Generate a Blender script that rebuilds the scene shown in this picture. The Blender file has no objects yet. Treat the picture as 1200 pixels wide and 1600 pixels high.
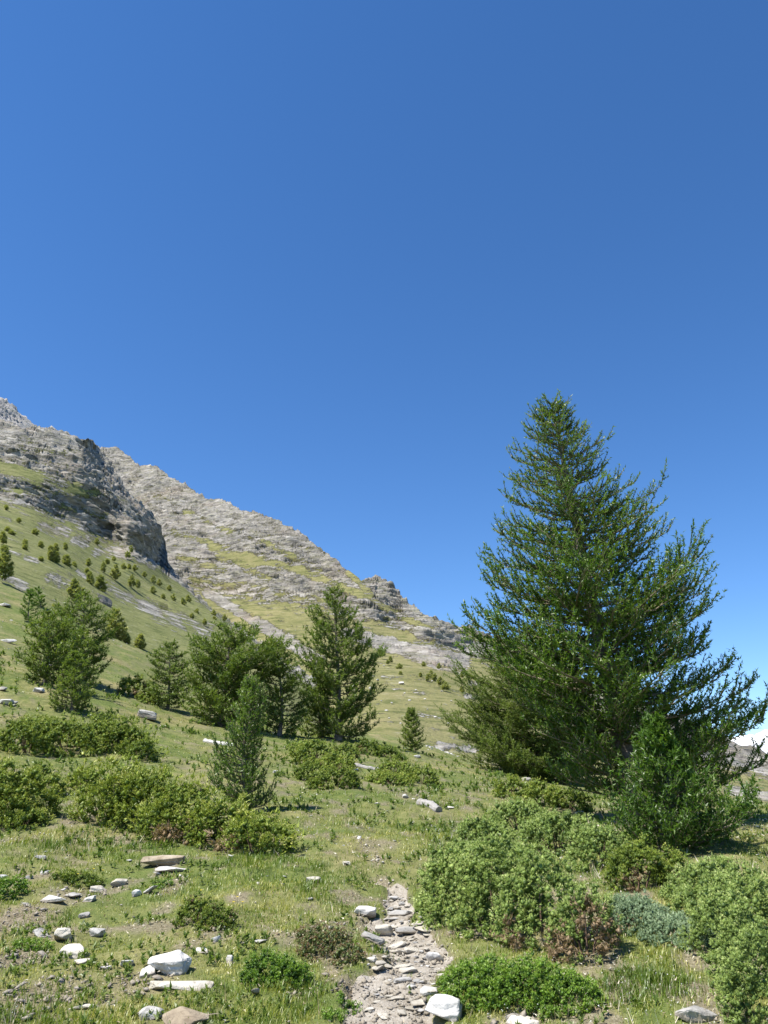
import bpy, bmesh, math, random
import numpy as np
from mathutils import Vector, Matrix, Euler

random.seed(7)
RNG = np.random.default_rng(11)
scene = bpy.context.scene
COL = scene.collection
R = math.radians

# ------------------------------------------------------------------ camera
F = 1250.0                      # focal length in pixels of the 1200 x 1600 photograph
PITCH = R(19.8)
EYE = 1.6
cam_d = bpy.data.cameras.new('camera')
cam = bpy.data.objects.new('camera', cam_d)
COL.objects.link(cam)
cam.location = (0, 0, EYE)
cam.rotation_euler = (math.pi / 2 + PITCH, 0, 0)
cam_d.sensor_fit = 'VERTICAL'
cam_d.angle_y = 2 * math.atan(800 / F)
cam_d.clip_start = 0.05
cam_d.clip_end = 20000
scene.camera = cam

# ------------------------------------------------------------------ sky, sun, exposure
SUN_EL, SUN_AZ = R(60), R(-114)           # azimuth from +Y (view direction) towards +X
TOSUN = Vector((math.sin(SUN_AZ) * math.cos(SUN_EL), math.cos(SUN_AZ) * math.cos(SUN_EL), math.sin(SUN_EL)))
world = bpy.data.worlds.new('World')
scene.world = world
world.use_nodes = True
wn = world.node_tree.nodes
wl = world.node_tree.links
bg = wn['Background']
sky = wn.new('ShaderNodeTexSky')
sky.sky_type = 'NISHITA'
sky.sun_disc = False
sky.sun_elevation = SUN_EL
sky.sun_rotation = SUN_AZ
sky.altitude = 2200
sky.air_density = 1.0
sky.dust_density = 0.0
sky.ozone_density = 2.2
hs = wn.new('ShaderNodeHueSaturation')
hs.inputs['Saturation'].default_value = 1.24
hs.inputs['Hue'].default_value = 0.504
hs.inputs['Value'].default_value = 1.0
wl.new(sky.outputs['Color'], hs.inputs['Color'])
wl.new(hs.outputs['Color'], bg.inputs['Color'])
bg.inputs['Strength'].default_value = 0.117
sun_d = bpy.data.lights.new('sun', 'SUN')
sun_d.energy = 4.9
sun_d.angle = R(0.53)
sun_d.color = (1.0, 0.955, 0.88)
sun = bpy.data.objects.new('sun', sun_d)
COL.objects.link(sun)
sun.rotation_euler = TOSUN.to_track_quat('Z', 'Y').to_euler()
sun.location = (-40, 0, 80)
scene.view_settings.view_transform = 'Standard'
scene.view_settings.look = 'None'
scene.view_settings.exposure = 0.85
scene.view_settings.gamma = 1.0
scene.view_settings.use_curve_mapping = False

# ------------------------------------------------------------------ helpers: noise
def _hash(ix, iy, iz, seed):
    h = (ix.astype(np.uint32) * np.uint32(374761393) + iy.astype(np.uint32) * np.uint32(668265263)
         + iz.astype(np.uint32) * np.uint32(2147483647) + np.uint32(seed * 974711 + 12345))
    h = (h ^ (h >> np.uint32(13))) * np.uint32(1274126177)
    h = (h ^ (h >> np.uint32(16))) * np.uint32(2246822519)
    h = h ^ (h >> np.uint32(15))
    return h.astype(np.float64) / 4294967295.0

def vnoise(x, y, z, seed=0):
    """value noise in 0..1"""
    x, y, z = np.broadcast_arrays(np.asarray(x, float), np.asarray(y, float), np.asarray(z, float))
    xi, yi, zi = np.floor(x).astype(np.int64), np.floor(y).astype(np.int64), np.floor(z).astype(np.int64)
    fx, fy, fz = x - xi, y - yi, z - zi
    fx, fy, fz = [f * f * f * (f * (f * 6 - 15) + 10) for f in (fx, fy, fz)]
    out = 0
    for dx in (0, 1):
        for dy in (0, 1):
            for dz in (0, 1):
                w = (fx if dx else 1 - fx) * (fy if dy else 1 - fy) * (fz if dz else 1 - fz)
                out = out + w * _hash(xi + dx, yi + dy, zi + dz, seed)
    return out

def fbm(x, y, z=0.0, octv=4, seed=0, gain=0.5):
    """fractal noise, about -1..1"""
    a, s, n, k = 1.0, 0.0, 0.0, 1.0
    for o in range(octv):
        s = s + a * (vnoise(np.asarray(x) * k, np.asarray(y) * k, np.asarray(z) * k, seed + o * 17) * 2 - 1)
        n += a
        a *= gain
        k *= 2.03
    return s / n

def sstep(a, b, x):
    t = np.clip((x - a) / (b - a), 0, 1)
    return t * t * (3 - 2 * t)

# ------------------------------------------------------------------ helpers: rays, meshes, things
CT, ST = math.cos(PITCH), math.sin(PITCH)

def ray(px, py):
    """direction of the pixel's ray with horizontal length 1"""
    u = (np.asarray(px, float) - 600) / F
    v = (800 - np.asarray(py, float)) / F
    x, y, z = u, CT - v * ST, ST + v * CT
    h = np.sqrt(x * x + y * y)
    return x / h, y / h, z / h

def at(px, py, d):
    x, y, z = ray(px, py)
    return np.stack([x * d, y * d, EYE + z * d], -1)

def depth_of(p):
    """distance along the optical axis"""
    return p[1] * CT + (p[2] - EYE) * ST

def mpp(p):
    return depth_of(p) / F                  # metres per photograph pixel at p

def mesh_np(name, V, F_, attrs=None, smooth=False):
    """mesh from arrays: V (n,3), F_ (m,k)"""
    me = bpy.data.meshes.new(name)
    V = np.ascontiguousarray(V, np.float32)
    F_ = np.ascontiguousarray(F_, np.int32)
    m, k = F_.shape
    me.vertices.add(len(V))
    me.vertices.foreach_set('co', V.ravel())
    me.loops.add(m * k)
    me.loops.foreach_set('vertex_index', F_.ravel())
    me.polygons.add(m)
    me.polygons.foreach_set('loop_start', np.arange(0, m * k, k, dtype=np.int32))
    try:
        me.polygons.foreach_set('loop_total', np.full(m, k, np.int32))
    except Exception:
        pass
    if smooth:
        me.polygons.foreach_set('use_smooth', np.ones(m, bool))
    me.update(calc_edges=True)
    for key, (dom, arr) in (attrs or {}).items():
        a = me.attributes.new(key, 'FLOAT', dom)
        a.data.foreach_set('value', np.ascontiguousarray(arr, np.float32))
    return me

def link(name, me, mat=None, parent=None, loc=None, kind=None):
    o = bpy.data.objects.new(name, me)
    COL.objects.link(o)
    if mat is not None and me is not None and not me.materials:
        me.materials.append(mat)
    if parent is not None:
        o.parent = parent
    if loc is not None:
        o.location = loc
    if kind:
        o['kind'] = kind
    return o

def tag(o, label, cat, group=None):
    o['label'] = label
    o['category'] = cat
    if group:
        o['group'] = group
    return o

def thing(name, loc, label, cat, group=None):
    o = bpy.data.objects.new(name, None)
    COL.objects.link(o)
    o.location = loc
    o.empty_display_size = 0.2
    return tag(o, label, cat, group)

def grid_faces(nr, nc):
    i = np.arange(nr - 1)[:, None] * nc + np.arange(nc - 1)[None, :]
    i = i.ravel()
    return np.stack([i, i + 1, i + nc + 1, i + nc], 1)

def tube(pts, rad, sides=5):
    """tapered tube along a polyline -> V, F (quads), closed tip"""
    pts = np.asarray(pts, float)
    rad = np.asarray(rad, float)
    n = len(pts)
    t = np.gradient(pts, axis=0)
    t /= np.linalg.norm(t, axis=1)[:, None] + 1e-9
    ref = np.array([0.0, 0, 1]) if abs(t[0][2]) < 0.9 else np.array([1.0, 0, 0])
    a = np.cross(t, ref)
    a /= np.linalg.norm(a, axis=1)[:, None] + 1e-9
    b = np.cross(t, a)
    ang = np.arange(sides) / sides * 2 * math.pi
    V = (pts[:, None, :] + rad[:, None, None] * (np.cos(ang)[None, :, None] * a[:, None, :] + np.sin(ang)[None, :, None] * b[:, None, :])).reshape(-1, 3)
    i = np.arange(n - 1)[:, None] * sides
    j = np.arange(sides)[None, :]
    F_ = np.stack([i + j, i + (j + 1) % sides, i + sides + (j + 1) % sides, i + sides + j], -1).reshape(-1, 4)
    return V, F_

def join(parts):
    Vs, Fs, o = [], [], 0
    for V, F_ in parts:
        Vs.append(V)
        Fs.append(F_ + o)
        o += len(V)
    return np.concatenate(Vs), np.concatenate(Fs)

def unit(a):
    return a / (np.linalg.norm(a, axis=-1, keepdims=True) + 1e-9)

def blades(P, A, L, W, nb, spread, reach=(0.0, 0.9), bl=(0.6, 1.0), tint=None, rng=RNG, wrel=None):
    """nb pointed blades round each axis (P + A*L): V (3*N*nb,3), F, tint per face"""
    N = len(P)
    P = np.repeat(P, nb, 0)
    A = np.repeat(A, nb, 0)
    L = np.repeat(L, nb)
    W = np.repeat(W, nb)
    u = rng.uniform(reach[0], reach[1], N * nb)
    d = unit(A + spread * unit(rng.normal(size=(N * nb, 3))))
    l = L * rng.uniform(bl[0], bl[1], N * nb)
    p0 = P + A * (L * u)[:, None]
    side = unit(np.cross(d, rng.normal(0, 0.55, (N * nb, 3)) + np.array([-0.25, -0.25, 0.9])))
    V = np.empty((N * nb, 3, 3))
    V[:, 0] = p0 - side * (W / 2)[:, None]
    V[:, 1] = p0 + side * (W / 2)[:, None]
    V[:, 2] = p0 + d * l[:, None]
    F_ = np.arange(N * nb * 3).reshape(-1, 3)
    t = np.repeat(tint, nb) if tint is not None else np.full(N * nb, 0.5)
    t = np.clip(t + rng.normal(0, 0.09, N * nb), 0, 1)
    return V.reshape(-1, 3), F_, t

# ------------------------------------------------------------------ materials
def new_mat(name):
    m = bpy.data.materials.new(name)
    m.use_nodes = True
    nt = m.node_tree
    nt.nodes.clear()
    out = nt.nodes.new('ShaderNodeOutputMaterial')
    return m, nt, out

def ramp(nt, fac, stops, interp='LINEAR'):
    r = nt.nodes.new('ShaderNodeValToRGB')
    r.color_ramp.interpolation = interp
    el = r.color_ramp.elements
    while len(el) > 1:
        el.remove(el[-1])
    for i, (p, c) in enumerate(stops):
        e = el[0] if i == 0 else el.new(p)
        e.position = p
        e.color = (*c, 1)
    nt.links.new(fac, r.inputs['Fac'])
    return r.outputs['Color']

def attr(nt, name):
    a = nt.nodes.new('ShaderNodeAttribute')
    a.attribute_name = name
    return a.outputs['Fac']

def noise(nt, scale, detail=4, rough=0.55, vec=None, dist=0.0):
    n = nt.nodes.new('ShaderNodeTexNoise')
    n.inputs['Scale'].default_value = scale
    n.inputs['Detail'].default_value = detail
    n.inputs['Roughness'].default_value = rough
    n.inputs['Distortion'].default_value = dist
    if vec is not None:
        nt.links.new(vec, n.inputs['Vector'])
    return n.outputs['Fac']

def geo_pos(nt):
    return nt.nodes.new('ShaderNodeNewGeometry').outputs['Position']

def obj_pos(nt):
    return nt.nodes.new('ShaderNodeTexCoord').outputs['Object']

def mixc(nt, fac, a, b, blend='MIX'):
    m = nt.nodes.new('ShaderNodeMix')
    m.data_type = 'RGBA'
    m.blend_type = blend
    if isinstance(fac, float):
        m.inputs[0].default_value = fac
    else:
        nt.links.new(fac, m.inputs[0])
    for i, v in ((6, a), (7, b)):
        if isinstance(v, tuple):
            m.inputs[i].default_value = (*v, 1)
        else:
            nt.links.new(v, m.inputs[i])
    return m.outputs[2]

def math_n(nt, op, a, b=None, c=None, clamp=False):
    m = nt.nodes.new('ShaderNodeMath')
    m.operation = op
    m.use_clamp = clamp
    for i, v in enumerate((a, b, c)):
        if v is None:
            continue
        if isinstance(v, (int, float)):
            m.inputs[i].default_value = v
        else:
            nt.links.new(v, m.inputs[i])
    return m.outputs[0]

def bump(nt, height, strength=0.5, dist=0.1):
    b = nt.nodes.new('ShaderNodeBump')
    b.inputs['Strength'].default_value = strength
    b.inputs['Distance'].default_value = dist
    nt.links.new(height, b.inputs['Height'])
    return b.outputs['Normal']

def principled(nt, out, color, rough=0.9, normal=None, spec=0.2):
    p = nt.nodes.new('ShaderNodeBsdfPrincipled')
    if isinstance(color, tuple):
        p.inputs['Base Color'].default_value = (*color, 1)
    else:
        nt.links.new(color, p.inputs['Base Color'])
    p.inputs['Roughness'].default_value = rough
    p.inputs['Specular IOR Level'].default_value = spec
    if normal is not None:
        nt.links.new(normal, p.inputs['Normal'])
    nt.links.new(p.outputs[0], out.inputs['Surface'])
    return p

def leaf_mat(name, stops, transl=0.3, gloss=0.06, nscale=2.0, tcol=(1.15, 1.2, 0.55)):
    """leaf or needle: colour from the per-blade tint and a soft patch noise; light passes through"""
    m, nt, out = new_mat(name)
    f = attr(nt, 'tint')
    f2 = noise(nt, nscale, 2, 0.5, geo_pos(nt))
    f3 = math_n(nt, 'MULTIPLY_ADD', math_n(nt, 'SUBTRACT', f2, 0.5), 0.45, f, clamp=True)
    c = ramp(nt, f3, stops)
    d = nt.nodes.new('ShaderNodeBsdfDiffuse')
    t = nt.nodes.new('ShaderNodeBsdfTranslucent')
    nt.links.new(c, d.inputs['Color'])
    nt.links.new(mixc(nt, 1.0, c, tcol, 'MULTIPLY'), t.inputs['Color'])
    mx = nt.nodes.new('ShaderNodeMixShader')
    mx.inputs[0].default_value = transl
    nt.links.new(d.outputs[0], mx.inputs[1])
    nt.links.new(t.outputs[0], mx.inputs[2])
    g = nt.nodes.new('ShaderNodeBsdfGlossy')
    g.inputs['Roughness'].default_value = 0.42
    g.inputs['Color'].default_value = (1, 1, 1, 1)
    m2 = nt.nodes.new('ShaderNodeMixShader')
    m2.inputs[0].default_value = gloss
    nt.links.new(mx.outputs[0], m2.inputs[1])
    nt.links.new(g.outputs[0], m2.inputs[2])
    nt.links.new(m2.outputs[0], out.inputs['Surface'])
    return m

M_LARCH = leaf_mat('larch_needles', [(0, (0.031, 0.074, 0.010)), (0.45, (0.084, 0.164, 0.019)), (0.8, (0.164, 0.260, 0.034)), (1, (0.246, 0.318, 0.076))], 0.40, 0.025)
M_LARCH_FAR = leaf_mat('larch_needles_dry', [(0, (0.064, 0.104, 0.018)), (0.5, (0.139, 0.201, 0.038)), (1, (0.234, 0.288, 0.071))], 0.40, 0.015)
M_JUN_Y = leaf_mat('juniper_yellow_green', [(0, (0.061, 0.099, 0.014)), (0.4, (0.178, 0.241, 0.035)), (0.8, (0.306, 0.359, 0.060)), (1, (0.408, 0.416, 0.111))], 0.18, 0.02)
M_JUN_B = leaf_mat('juniper_blue_green', [(0, (0.077, 0.123, 0.028)), (0.4, (0.218, 0.300, 0.071)), (0.8, (0.358, 0.443, 0.127)), (1, (0.511, 0.560, 0.224))], 0.18, 0.02)
M_JUN_T = leaf_mat('juniper_grey_teal', [(0, (0.081, 0.130, 0.066)), (0.5, (0.206, 0.286, 0.150)), (1, (0.375, 0.468, 0.276))], 0.18, 0.02)
M_DEAD = leaf_mat('dead_juniper_sprays', [(0, (0.10, 0.070, 0.036)), (0.5, (0.23, 0.160, 0.085)), (1, (0.40, 0.30, 0.19))], 0.2, 0.02)
M_CUSHION = leaf_mat('cushion_leaves', [(0, (0.049, 0.104, 0.013)), (0.45, (0.149, 0.266, 0.025)), (0.8, (0.272, 0.399, 0.051)), (0.93, (0.247, 0.303, 0.090)), (1, (0.557, 0.508, 0.338))], 0.2, 0.03, 3.0)
M_RED = leaf_mat('red_heath_leaves', [(0, (0.06, 0.09, 0.02)), (0.45, (0.14, 0.18, 0.045)), (0.7, (0.24, 0.20, 0.08)), (0.85, (0.26, 0.13, 0.07)), (1, (0.45, 0.36, 0.26))], 0.2, 0.04, 6.0)
M_GRASS = leaf_mat('grass_blades', [(0, (0.085, 0.148, 0.012)), (0.32, (0.164, 0.235, 0.025)), (0.55, (0.257, 0.305, 0.049)), (0.75, (0.376, 0.370, 0.094)), (1, (0.535, 0.501, 0.174))], 0.38, 0.03, 0.9, (1.1, 1.12, 0.7))
M_HERB = leaf_mat('herb_leaves', [(0, (0.060, 0.110, 0.018)), (0.5, (0.140, 0.210, 0.040)), (0.8, (0.23, 0.28, 0.085)), (1, (0.38, 0.40, 0.24))], 0.42, 0.02, 3.0)
M_LITTER = leaf_mat('dry_litter', [(0, (0.20, 0.13, 0.075)), (0.4, (0.36, 0.29, 0.18)), (0.8, (0.55, 0.48, 0.34)), (1, (0.68, 0.63, 0.52))], 0.15, 0.03, 4.0, (1, 1, 0.9))
M_YELLOW = leaf_mat('yellow_petals', [(0, (0.75, 0.55, 0.02)), (1, (0.85, 0.68, 0.05))], 0.3, 0.03, 2, (1, 1, 0.6))
M_WHITE = leaf_mat('white_petals', [(0, (0.6, 0.6, 0.5)), (1, (0.8, 0.8, 0.74))], 0.3, 0.03, 2, (1, 1, 1))

M_LARCH_DIST = leaf_mat('larch_needles_distant', [(0, (0.125, 0.156, 0.050)), (0.5, (0.225, 0.264, 0.083)), (1, (0.350, 0.360, 0.132))], 0.40, 0.02)  # lighter copy of the larch needles, with distance haze in its colour

def bark_mat(name, a, b):
    m, nt, out = new_mat(name)
    p = obj_pos(nt)
    n1 = noise(nt, 14, 6, 0.65, p)
    c = ramp(nt, n1, [(0.25, a), (0.75, b)])
    principled(nt, out, c, 0.92, bump(nt, noise(nt, 40, 4, 0.6, p), 0.6, 0.02), 0.1)
    return m

M_BARK = bark_mat('larch_bark', (0.085, 0.068, 0.055), (0.26, 0.225, 0.19))
M_TWIG = bark_mat('larch_twig', (0.11, 0.09, 0.065), (0.30, 0.25, 0.18))
M_STEM = bark_mat('juniper_stem', (0.07, 0.045, 0.03), (0.20, 0.14, 0.10))
M_BLEACHED = bark_mat('bleached_wood', (0.36, 0.34, 0.31), (0.68, 0.66, 0.62))
M_LOGGREY = bark_mat('grey_log_wood', (0.20, 0.19, 0.175), (0.42, 0.40, 0.375))

def stone_mat(name, dark, mid, light, lichen=(0.10, 0.10, 0.09)):
    m, nt, out = new_mat(name)
    p = obj_pos(nt)
    gp = geo_pos(nt)
    big = noise(nt, 5, 5, 0.6, gp, 0.3)
    fine = noise(nt, 45, 5, 0.7, gp)
    c = ramp(nt, big, [(0.28, dark), (0.5, mid), (0.72, light)])
    c = mixc(nt, math_n(nt, 'MULTIPLY', math_n(nt, 'GREATER_THAN', fine, 0.62), 0.45), c, lichen)
    blot = noise(nt, 16, 4, 0.65, gp, 0.6)
    c = mixc(nt, math_n(nt, 'MULTIPLY', ramp(nt, blot, [(0.56, (0, 0, 0)), (0.64, (1, 1, 1))]), 0.55), c, lichen)
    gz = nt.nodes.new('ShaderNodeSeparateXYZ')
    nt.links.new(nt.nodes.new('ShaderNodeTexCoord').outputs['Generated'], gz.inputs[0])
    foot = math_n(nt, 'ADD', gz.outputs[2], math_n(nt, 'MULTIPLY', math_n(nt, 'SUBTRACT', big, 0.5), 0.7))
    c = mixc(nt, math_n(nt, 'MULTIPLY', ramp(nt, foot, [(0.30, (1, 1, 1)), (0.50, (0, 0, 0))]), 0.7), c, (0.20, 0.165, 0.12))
    w = nt.nodes.new('ShaderNodeTexWave')
    w.inputs['Scale'].default_value = 9
    w.inputs['Distortion'].default_value = 6
    w.inputs['Detail'].default_value = 3
    w.bands_direction = 'Z'
    nt.links.new(p, w.inputs['Vector'])
    h = math_n(nt, 'ADD', math_n(nt, 'MULTIPLY', w.outputs['Fac'], 0.5), fine)
    principled(nt, out, c, 0.88, bump(nt, h, 0.55, 0.015), 0.25)
    return m

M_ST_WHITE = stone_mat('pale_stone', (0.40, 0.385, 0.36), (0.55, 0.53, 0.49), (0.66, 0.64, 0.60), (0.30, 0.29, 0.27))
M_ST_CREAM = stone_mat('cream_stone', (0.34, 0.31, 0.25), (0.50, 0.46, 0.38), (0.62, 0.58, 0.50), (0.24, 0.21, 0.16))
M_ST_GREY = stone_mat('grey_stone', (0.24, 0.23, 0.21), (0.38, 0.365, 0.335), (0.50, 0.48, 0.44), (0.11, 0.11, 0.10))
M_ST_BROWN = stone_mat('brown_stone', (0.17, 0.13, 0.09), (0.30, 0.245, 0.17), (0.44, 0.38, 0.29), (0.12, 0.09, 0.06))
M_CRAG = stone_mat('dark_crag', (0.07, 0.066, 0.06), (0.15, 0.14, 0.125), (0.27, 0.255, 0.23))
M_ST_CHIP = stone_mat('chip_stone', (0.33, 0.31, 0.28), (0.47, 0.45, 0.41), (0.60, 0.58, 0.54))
STONE_MATS = {'w': M_ST_WHITE, 'c': M_ST_CREAM, 'g': M_ST_GREY, 'b': M_ST_BROWN}

def meadow_mat():
    m, nt, out = new_mat('meadow_turf')
    p = geo_pos(nt)
    n1 = noise(nt, 0.55, 5, 0.6, p, 0.4)
    n2 = noise(nt, 5.5, 5, 0.65, p)
    n3 = noise(nt, 38, 4, 0.7, p)
    green = ramp(nt, n2, [(0.25, (0.060, 0.088, 0.024)), (0.5, (0.115, 0.145, 0.040)), (0.75, (0.19, 0.195, 0.066))])
    straw = ramp(nt, n2, [(0.3, (0.17, 0.145, 0.065)), (0.7, (0.32, 0.28, 0.135))])
    c = mixc(nt, math_n(nt, 'MULTIPLY', ramp(nt, n1, [(0.42, (0, 0, 0)), (0.66, (1, 1, 1))]), attr(nt, 'dry')), green, straw)
    soil = ramp(nt, n3, [(0.3, (0.10, 0.080, 0.058)), (0.52, (0.22, 0.18, 0.13)), (0.72, (0.40, 0.35, 0.27))])
    c = mixc(nt, attr(nt, 'bare'), c, soil)
    h = math_n(nt, 'ADD', n2, math_n(nt, 'MULTIPLY', n3, 0.5))
    principled(nt, out, c, 0.95, bump(nt, h, 0.7, 0.06), 0.1)
    return m

def trail_mat():
    m, nt, out = new_mat('trail_dirt')
    p = geo_pos(nt)
    n1 = noise(nt, 7, 5, 0.65, p)
    n2 = noise(nt, 70, 4, 0.7, p)
    c = ramp(nt, n1, [(0.3, (0.21, 0.18, 0.14)), (0.55, (0.36, 0.32, 0.26)), (0.75, (0.48, 0.44, 0.38))])
    c = mixc(nt, ramp(nt, n2, [(0.5, (0, 0, 0)), (0.7, (1, 1, 1))]), c, (0.46, 0.43, 0.37))
    principled(nt, out, c, 0.95, bump(nt, math_n(nt, 'ADD', n1, n2), 0.8, 0.02), 0.15)
    return m

def mountain_mat(name, sc, grass, rock, rust=0.25):
    """rock and alpine grass by the 'rock' attribute; sc = metres of the finest grain"""
    m, nt, out = new_mat(name)
    p = geo_pos(nt)
    mp = nt.nodes.new('ShaderNodeMapping')
    mp.inputs['Rotation'].default_value = (R(-8), R(14), 0)
    mp.inputs['Scale'].default_value = (0.16, 0.16, 1.0)
    nt.links.new(p, mp.inputs['Vector'])
    band = noise(nt, 0.42 / sc, 6, 0.68, mp.outputs['Vector'], 0.35)
    grain = noise(nt, 0.9 / sc, 5, 0.7, p)
    big = noise(nt, 0.03 / sc, 4, 0.55, p)
    vo = nt.nodes.new('ShaderNodeTexVoronoi')
    vo.inputs['Scale'].default_value = 0.42 / sc
    vo.inputs['Randomness'].default_value = 0.9
    mp3 = nt.nodes.new('ShaderNodeMapping')
    mp3.inputs['Rotation'].default_value = (R(-8), R(14), 0)
    mp3.inputs['Scale'].default_value = (0.4, 0.4, 1.1)
    nt.links.new(p, mp3.inputs['Vector'])
    nt.links.new(mp3.outputs['Vector'], vo.inputs['Vector'])
    sep = nt.nodes.new('ShaderNodeSeparateColor')
    nt.links.new(vo.outputs['Color'], sep.inputs['Color'])
    block = sep.outputs[0]
    band = math_n(nt, 'ADD', math_n(nt, 'MULTIPLY', band, 0.78), math_n(nt, 'MULTIPLY', block, 0.22))
    rc = ramp(nt, band, [(0.30, rock[0]), (0.47, rock[1]), (0.62, rock[2]), (0.75, rock[3])])
    rc = mixc(nt, math_n(nt, 'MULTIPLY', ramp(nt, big, [(0.5, (0, 0, 0)), (0.7, (1, 1, 1))]), rust), rc, (0.34, 0.235, 0.15))
    gc = ramp(nt, math_n(nt, 'ADD', math_n(nt, 'MULTIPLY', big, 0.55), math_n(nt, 'MULTIPLY', grain, 0.45)), [(0.3, grass[0]), (0.5, grass[1]), (0.68, grass[2])])
    mp2 = nt.nodes.new('ShaderNodeMapping')
    mp2.inputs['Scale'].default_value = (0.30, 0.30, 1.6)
    nt.links.new(p, mp2.inputs['Vector'])
    tuss = noise(nt, 0.45 / sc, 5, 0.7, mp2.outputs['Vector'], 0.2)
    gc = mixc(nt, math_n(nt, 'MULTIPLY', ramp(nt, tuss, [(0.50, (0, 0, 0)), (0.62, (1, 1, 1))]), 0.75), gc, (0.085, 0.105, 0.032))
    gc = mixc(nt, math_n(nt, 'MULTIPLY', ramp(nt, tuss, [(0.30, (1, 1, 1)), (0.40, (0, 0, 0))]), 0.7), gc, (0.36, 0.335, 0.24))
    rc = mixc(nt, math_n(nt, 'MULTIPLY', ramp(nt, tuss, [(0.50, (0, 0, 0)), (0.60, (1, 1, 1))]), 0.45), rc, (0.20, 0.20, 0.10))
    f = math_n(nt, 'ADD', attr(nt, 'rock'), math_n(nt, 'MULTIPLY', math_n(nt, 'SUBTRACT', math_n(nt, 'ADD', band, grain), 1.0), 1.5))
    f = ramp(nt, f, [(0.42, (0, 0, 0)), (0.54, (1, 1, 1))])
    c = mixc(nt, f, gc, rc)
    h = math_n(nt, 'ADD', math_n(nt, 'MULTIPLY', math_n(nt, 'ADD', band, math_n(nt, 'MULTIPLY', block, 0.45)), math_n(nt, 'ADD', f, 0.1)), math_n(nt, 'MULTIPLY', grain, 0.35))
    principled(nt, out, c, 0.95, bump(nt, h, 1.0, 2.0 * sc), 0.1)
    return m

ROCK = [(0.10, 0.096, 0.088), (0.22, 0.21, 0.188), (0.345, 0.325, 0.29), (0.54, 0.52, 0.48)]
ROCK_FAR = [(0.12, 0.114, 0.104), (0.228, 0.215, 0.192), (0.33, 0.31, 0.277), (0.49, 0.47, 0.43)]  # tones drawn closer together, softening haze put into the rock colours
GRASS_FAR = [(0.13, 0.145, 0.052), (0.185, 0.195, 0.075), (0.25, 0.235, 0.105)]
M_HILL = mountain_mat('hillside_turf_and_rock', 0.55, GRASS_FAR, ROCK)
M_MOUNT = mountain_mat('mountain_rock_and_grass', 0.9, [(0.16, 0.155, 0.065), (0.21, 0.20, 0.085), (0.27, 0.235, 0.12)], ROCK_FAR)
M_PEAK = mountain_mat('hazed_peak_rock', 1.6, GRASS_FAR, [(0.27, 0.26, 0.26), (0.34, 0.325, 0.315), (0.43, 0.41, 0.39), (0.52, 0.50, 0.48)], 0.1)  # lifted dark tones paint the haze over the far peak

# ------------------------------------------------------------------ terrain: the meadow
CREST = np.array([(-700, 640, 95), (-300, 800, 75), (0, 915, 60), (80, 950, 58), (160, 990, 56), (240, 1027, 54), (330, 1072, 52), (420, 1110, 52), (500, 1138, 52),
                  (600, 1152, 52), (660, 1166, 50), (720, 1186, 46), (800, 1208, 40), (900, 1226, 36), (1000, 1240, 34),
                  (1100, 1250, 34), (1200, 1258, 34), (1500, 1290, 34), (1900, 1340, 34)], float)
CTRL = []
for px, lst in {
    -700: [(1500, 6.5), (1250, 14), (1000, 27), (800, 55)],
    -300: [(1600, 5), (1400, 8.5), (1200, 15), (1050, 25), (900, 48)],
    0: [(1600, 5), (1500, 6.3), (1400, 8.2), (1330, 10), (1250, 13), (1180, 17), (1100, 23), (1050, 28), (1000, 37), (950, 50)],
    300: [(1600, 4.7), (1500, 5.8), (1400, 7.6), (1330, 9.6), (1270, 12), (1200, 16.5), (1150, 22), (1110, 30), (1085, 42)],
    600: [(1600, 4.5), (1500, 5.6), (1400, 7.3), (1300, 10.5), (1250, 13.5), (1200, 19), (1170, 28), (1158, 40)],
    900: [(1600, 4.3), (1500, 5.3), (1400, 6.9), (1330, 9), (1290, 11.5), (1260, 15), (1240, 22)],
    1200: [(1600, 4.2), (1500, 5.2), (1400, 6.8), (1330, 9), (1290, 12), (1270, 18)],
    1500: [(1600, 4.2), (1450, 6), (1350, 9), (1310, 14)],
    1900: [(1600, 4.2), (1450, 6.5), (1380, 10), (1350, 18)],
}.items():
    CTRL += [(px, py, d) for py, d in lst]
CTRL += [tuple(c) for c in CREST]
c_az, c_ld, c_s = [], [], []
for px, py, d in CTRL:
    x, y, z = ray(px, py)
    c_az.append(math.atan2(x, y)); c_ld.append(math.log(d)); c_s.append((z * d + EYE) / d)
CREST_AZ = np.array([math.atan2(*[float(v) for v in ray(px, py)[:2]]) for px, py, d in CREST])
for (px, py, d), az in zip(CREST, CREST_AZ):
    z = float(ray(px, py)[2])
    for k, drop in ((1.25, 0.012), (1.6, 0.035), (2.4, 0.085)):      # the slope falls away behind the crest
        c_az.append(az); c_ld.append(math.log(d * k)); c_s.append(z - drop + EYE / (d * k))
for az in (-1.3, -0.8, -0.4, 0, 0.4, 0.8, 1.3):
    for d in (0.5, 1.6):
        c_az.append(az); c_ld.append(math.log(d)); c_s.append(0.115 - 0.02 * az)
c_q = np.stack([np.array(c_az) / 0.35, np.array(c_ld) / 0.7], 1)
c_s = np.array(c_s)

def _ker(a, b):
    return np.sqrt(((a[:, None, :] - b[None, :, :]) ** 2).sum(-1) + 0.02)

_n = len(c_q)
_A = np.zeros((_n + 3, _n + 3))
_A[:_n, :_n] = -_ker(c_q, c_q)
_A[:_n, _n] = _A[_n, :_n] = 1
_A[:_n, _n + 1:] = c_q
_A[_n + 1:, :_n] = c_q.T
_A[:_n, :_n] -= 0.01 * np.eye(_n)
_w = np.linalg.solve(_A, np.concatenate([c_s, np.zeros(3)]))

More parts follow.
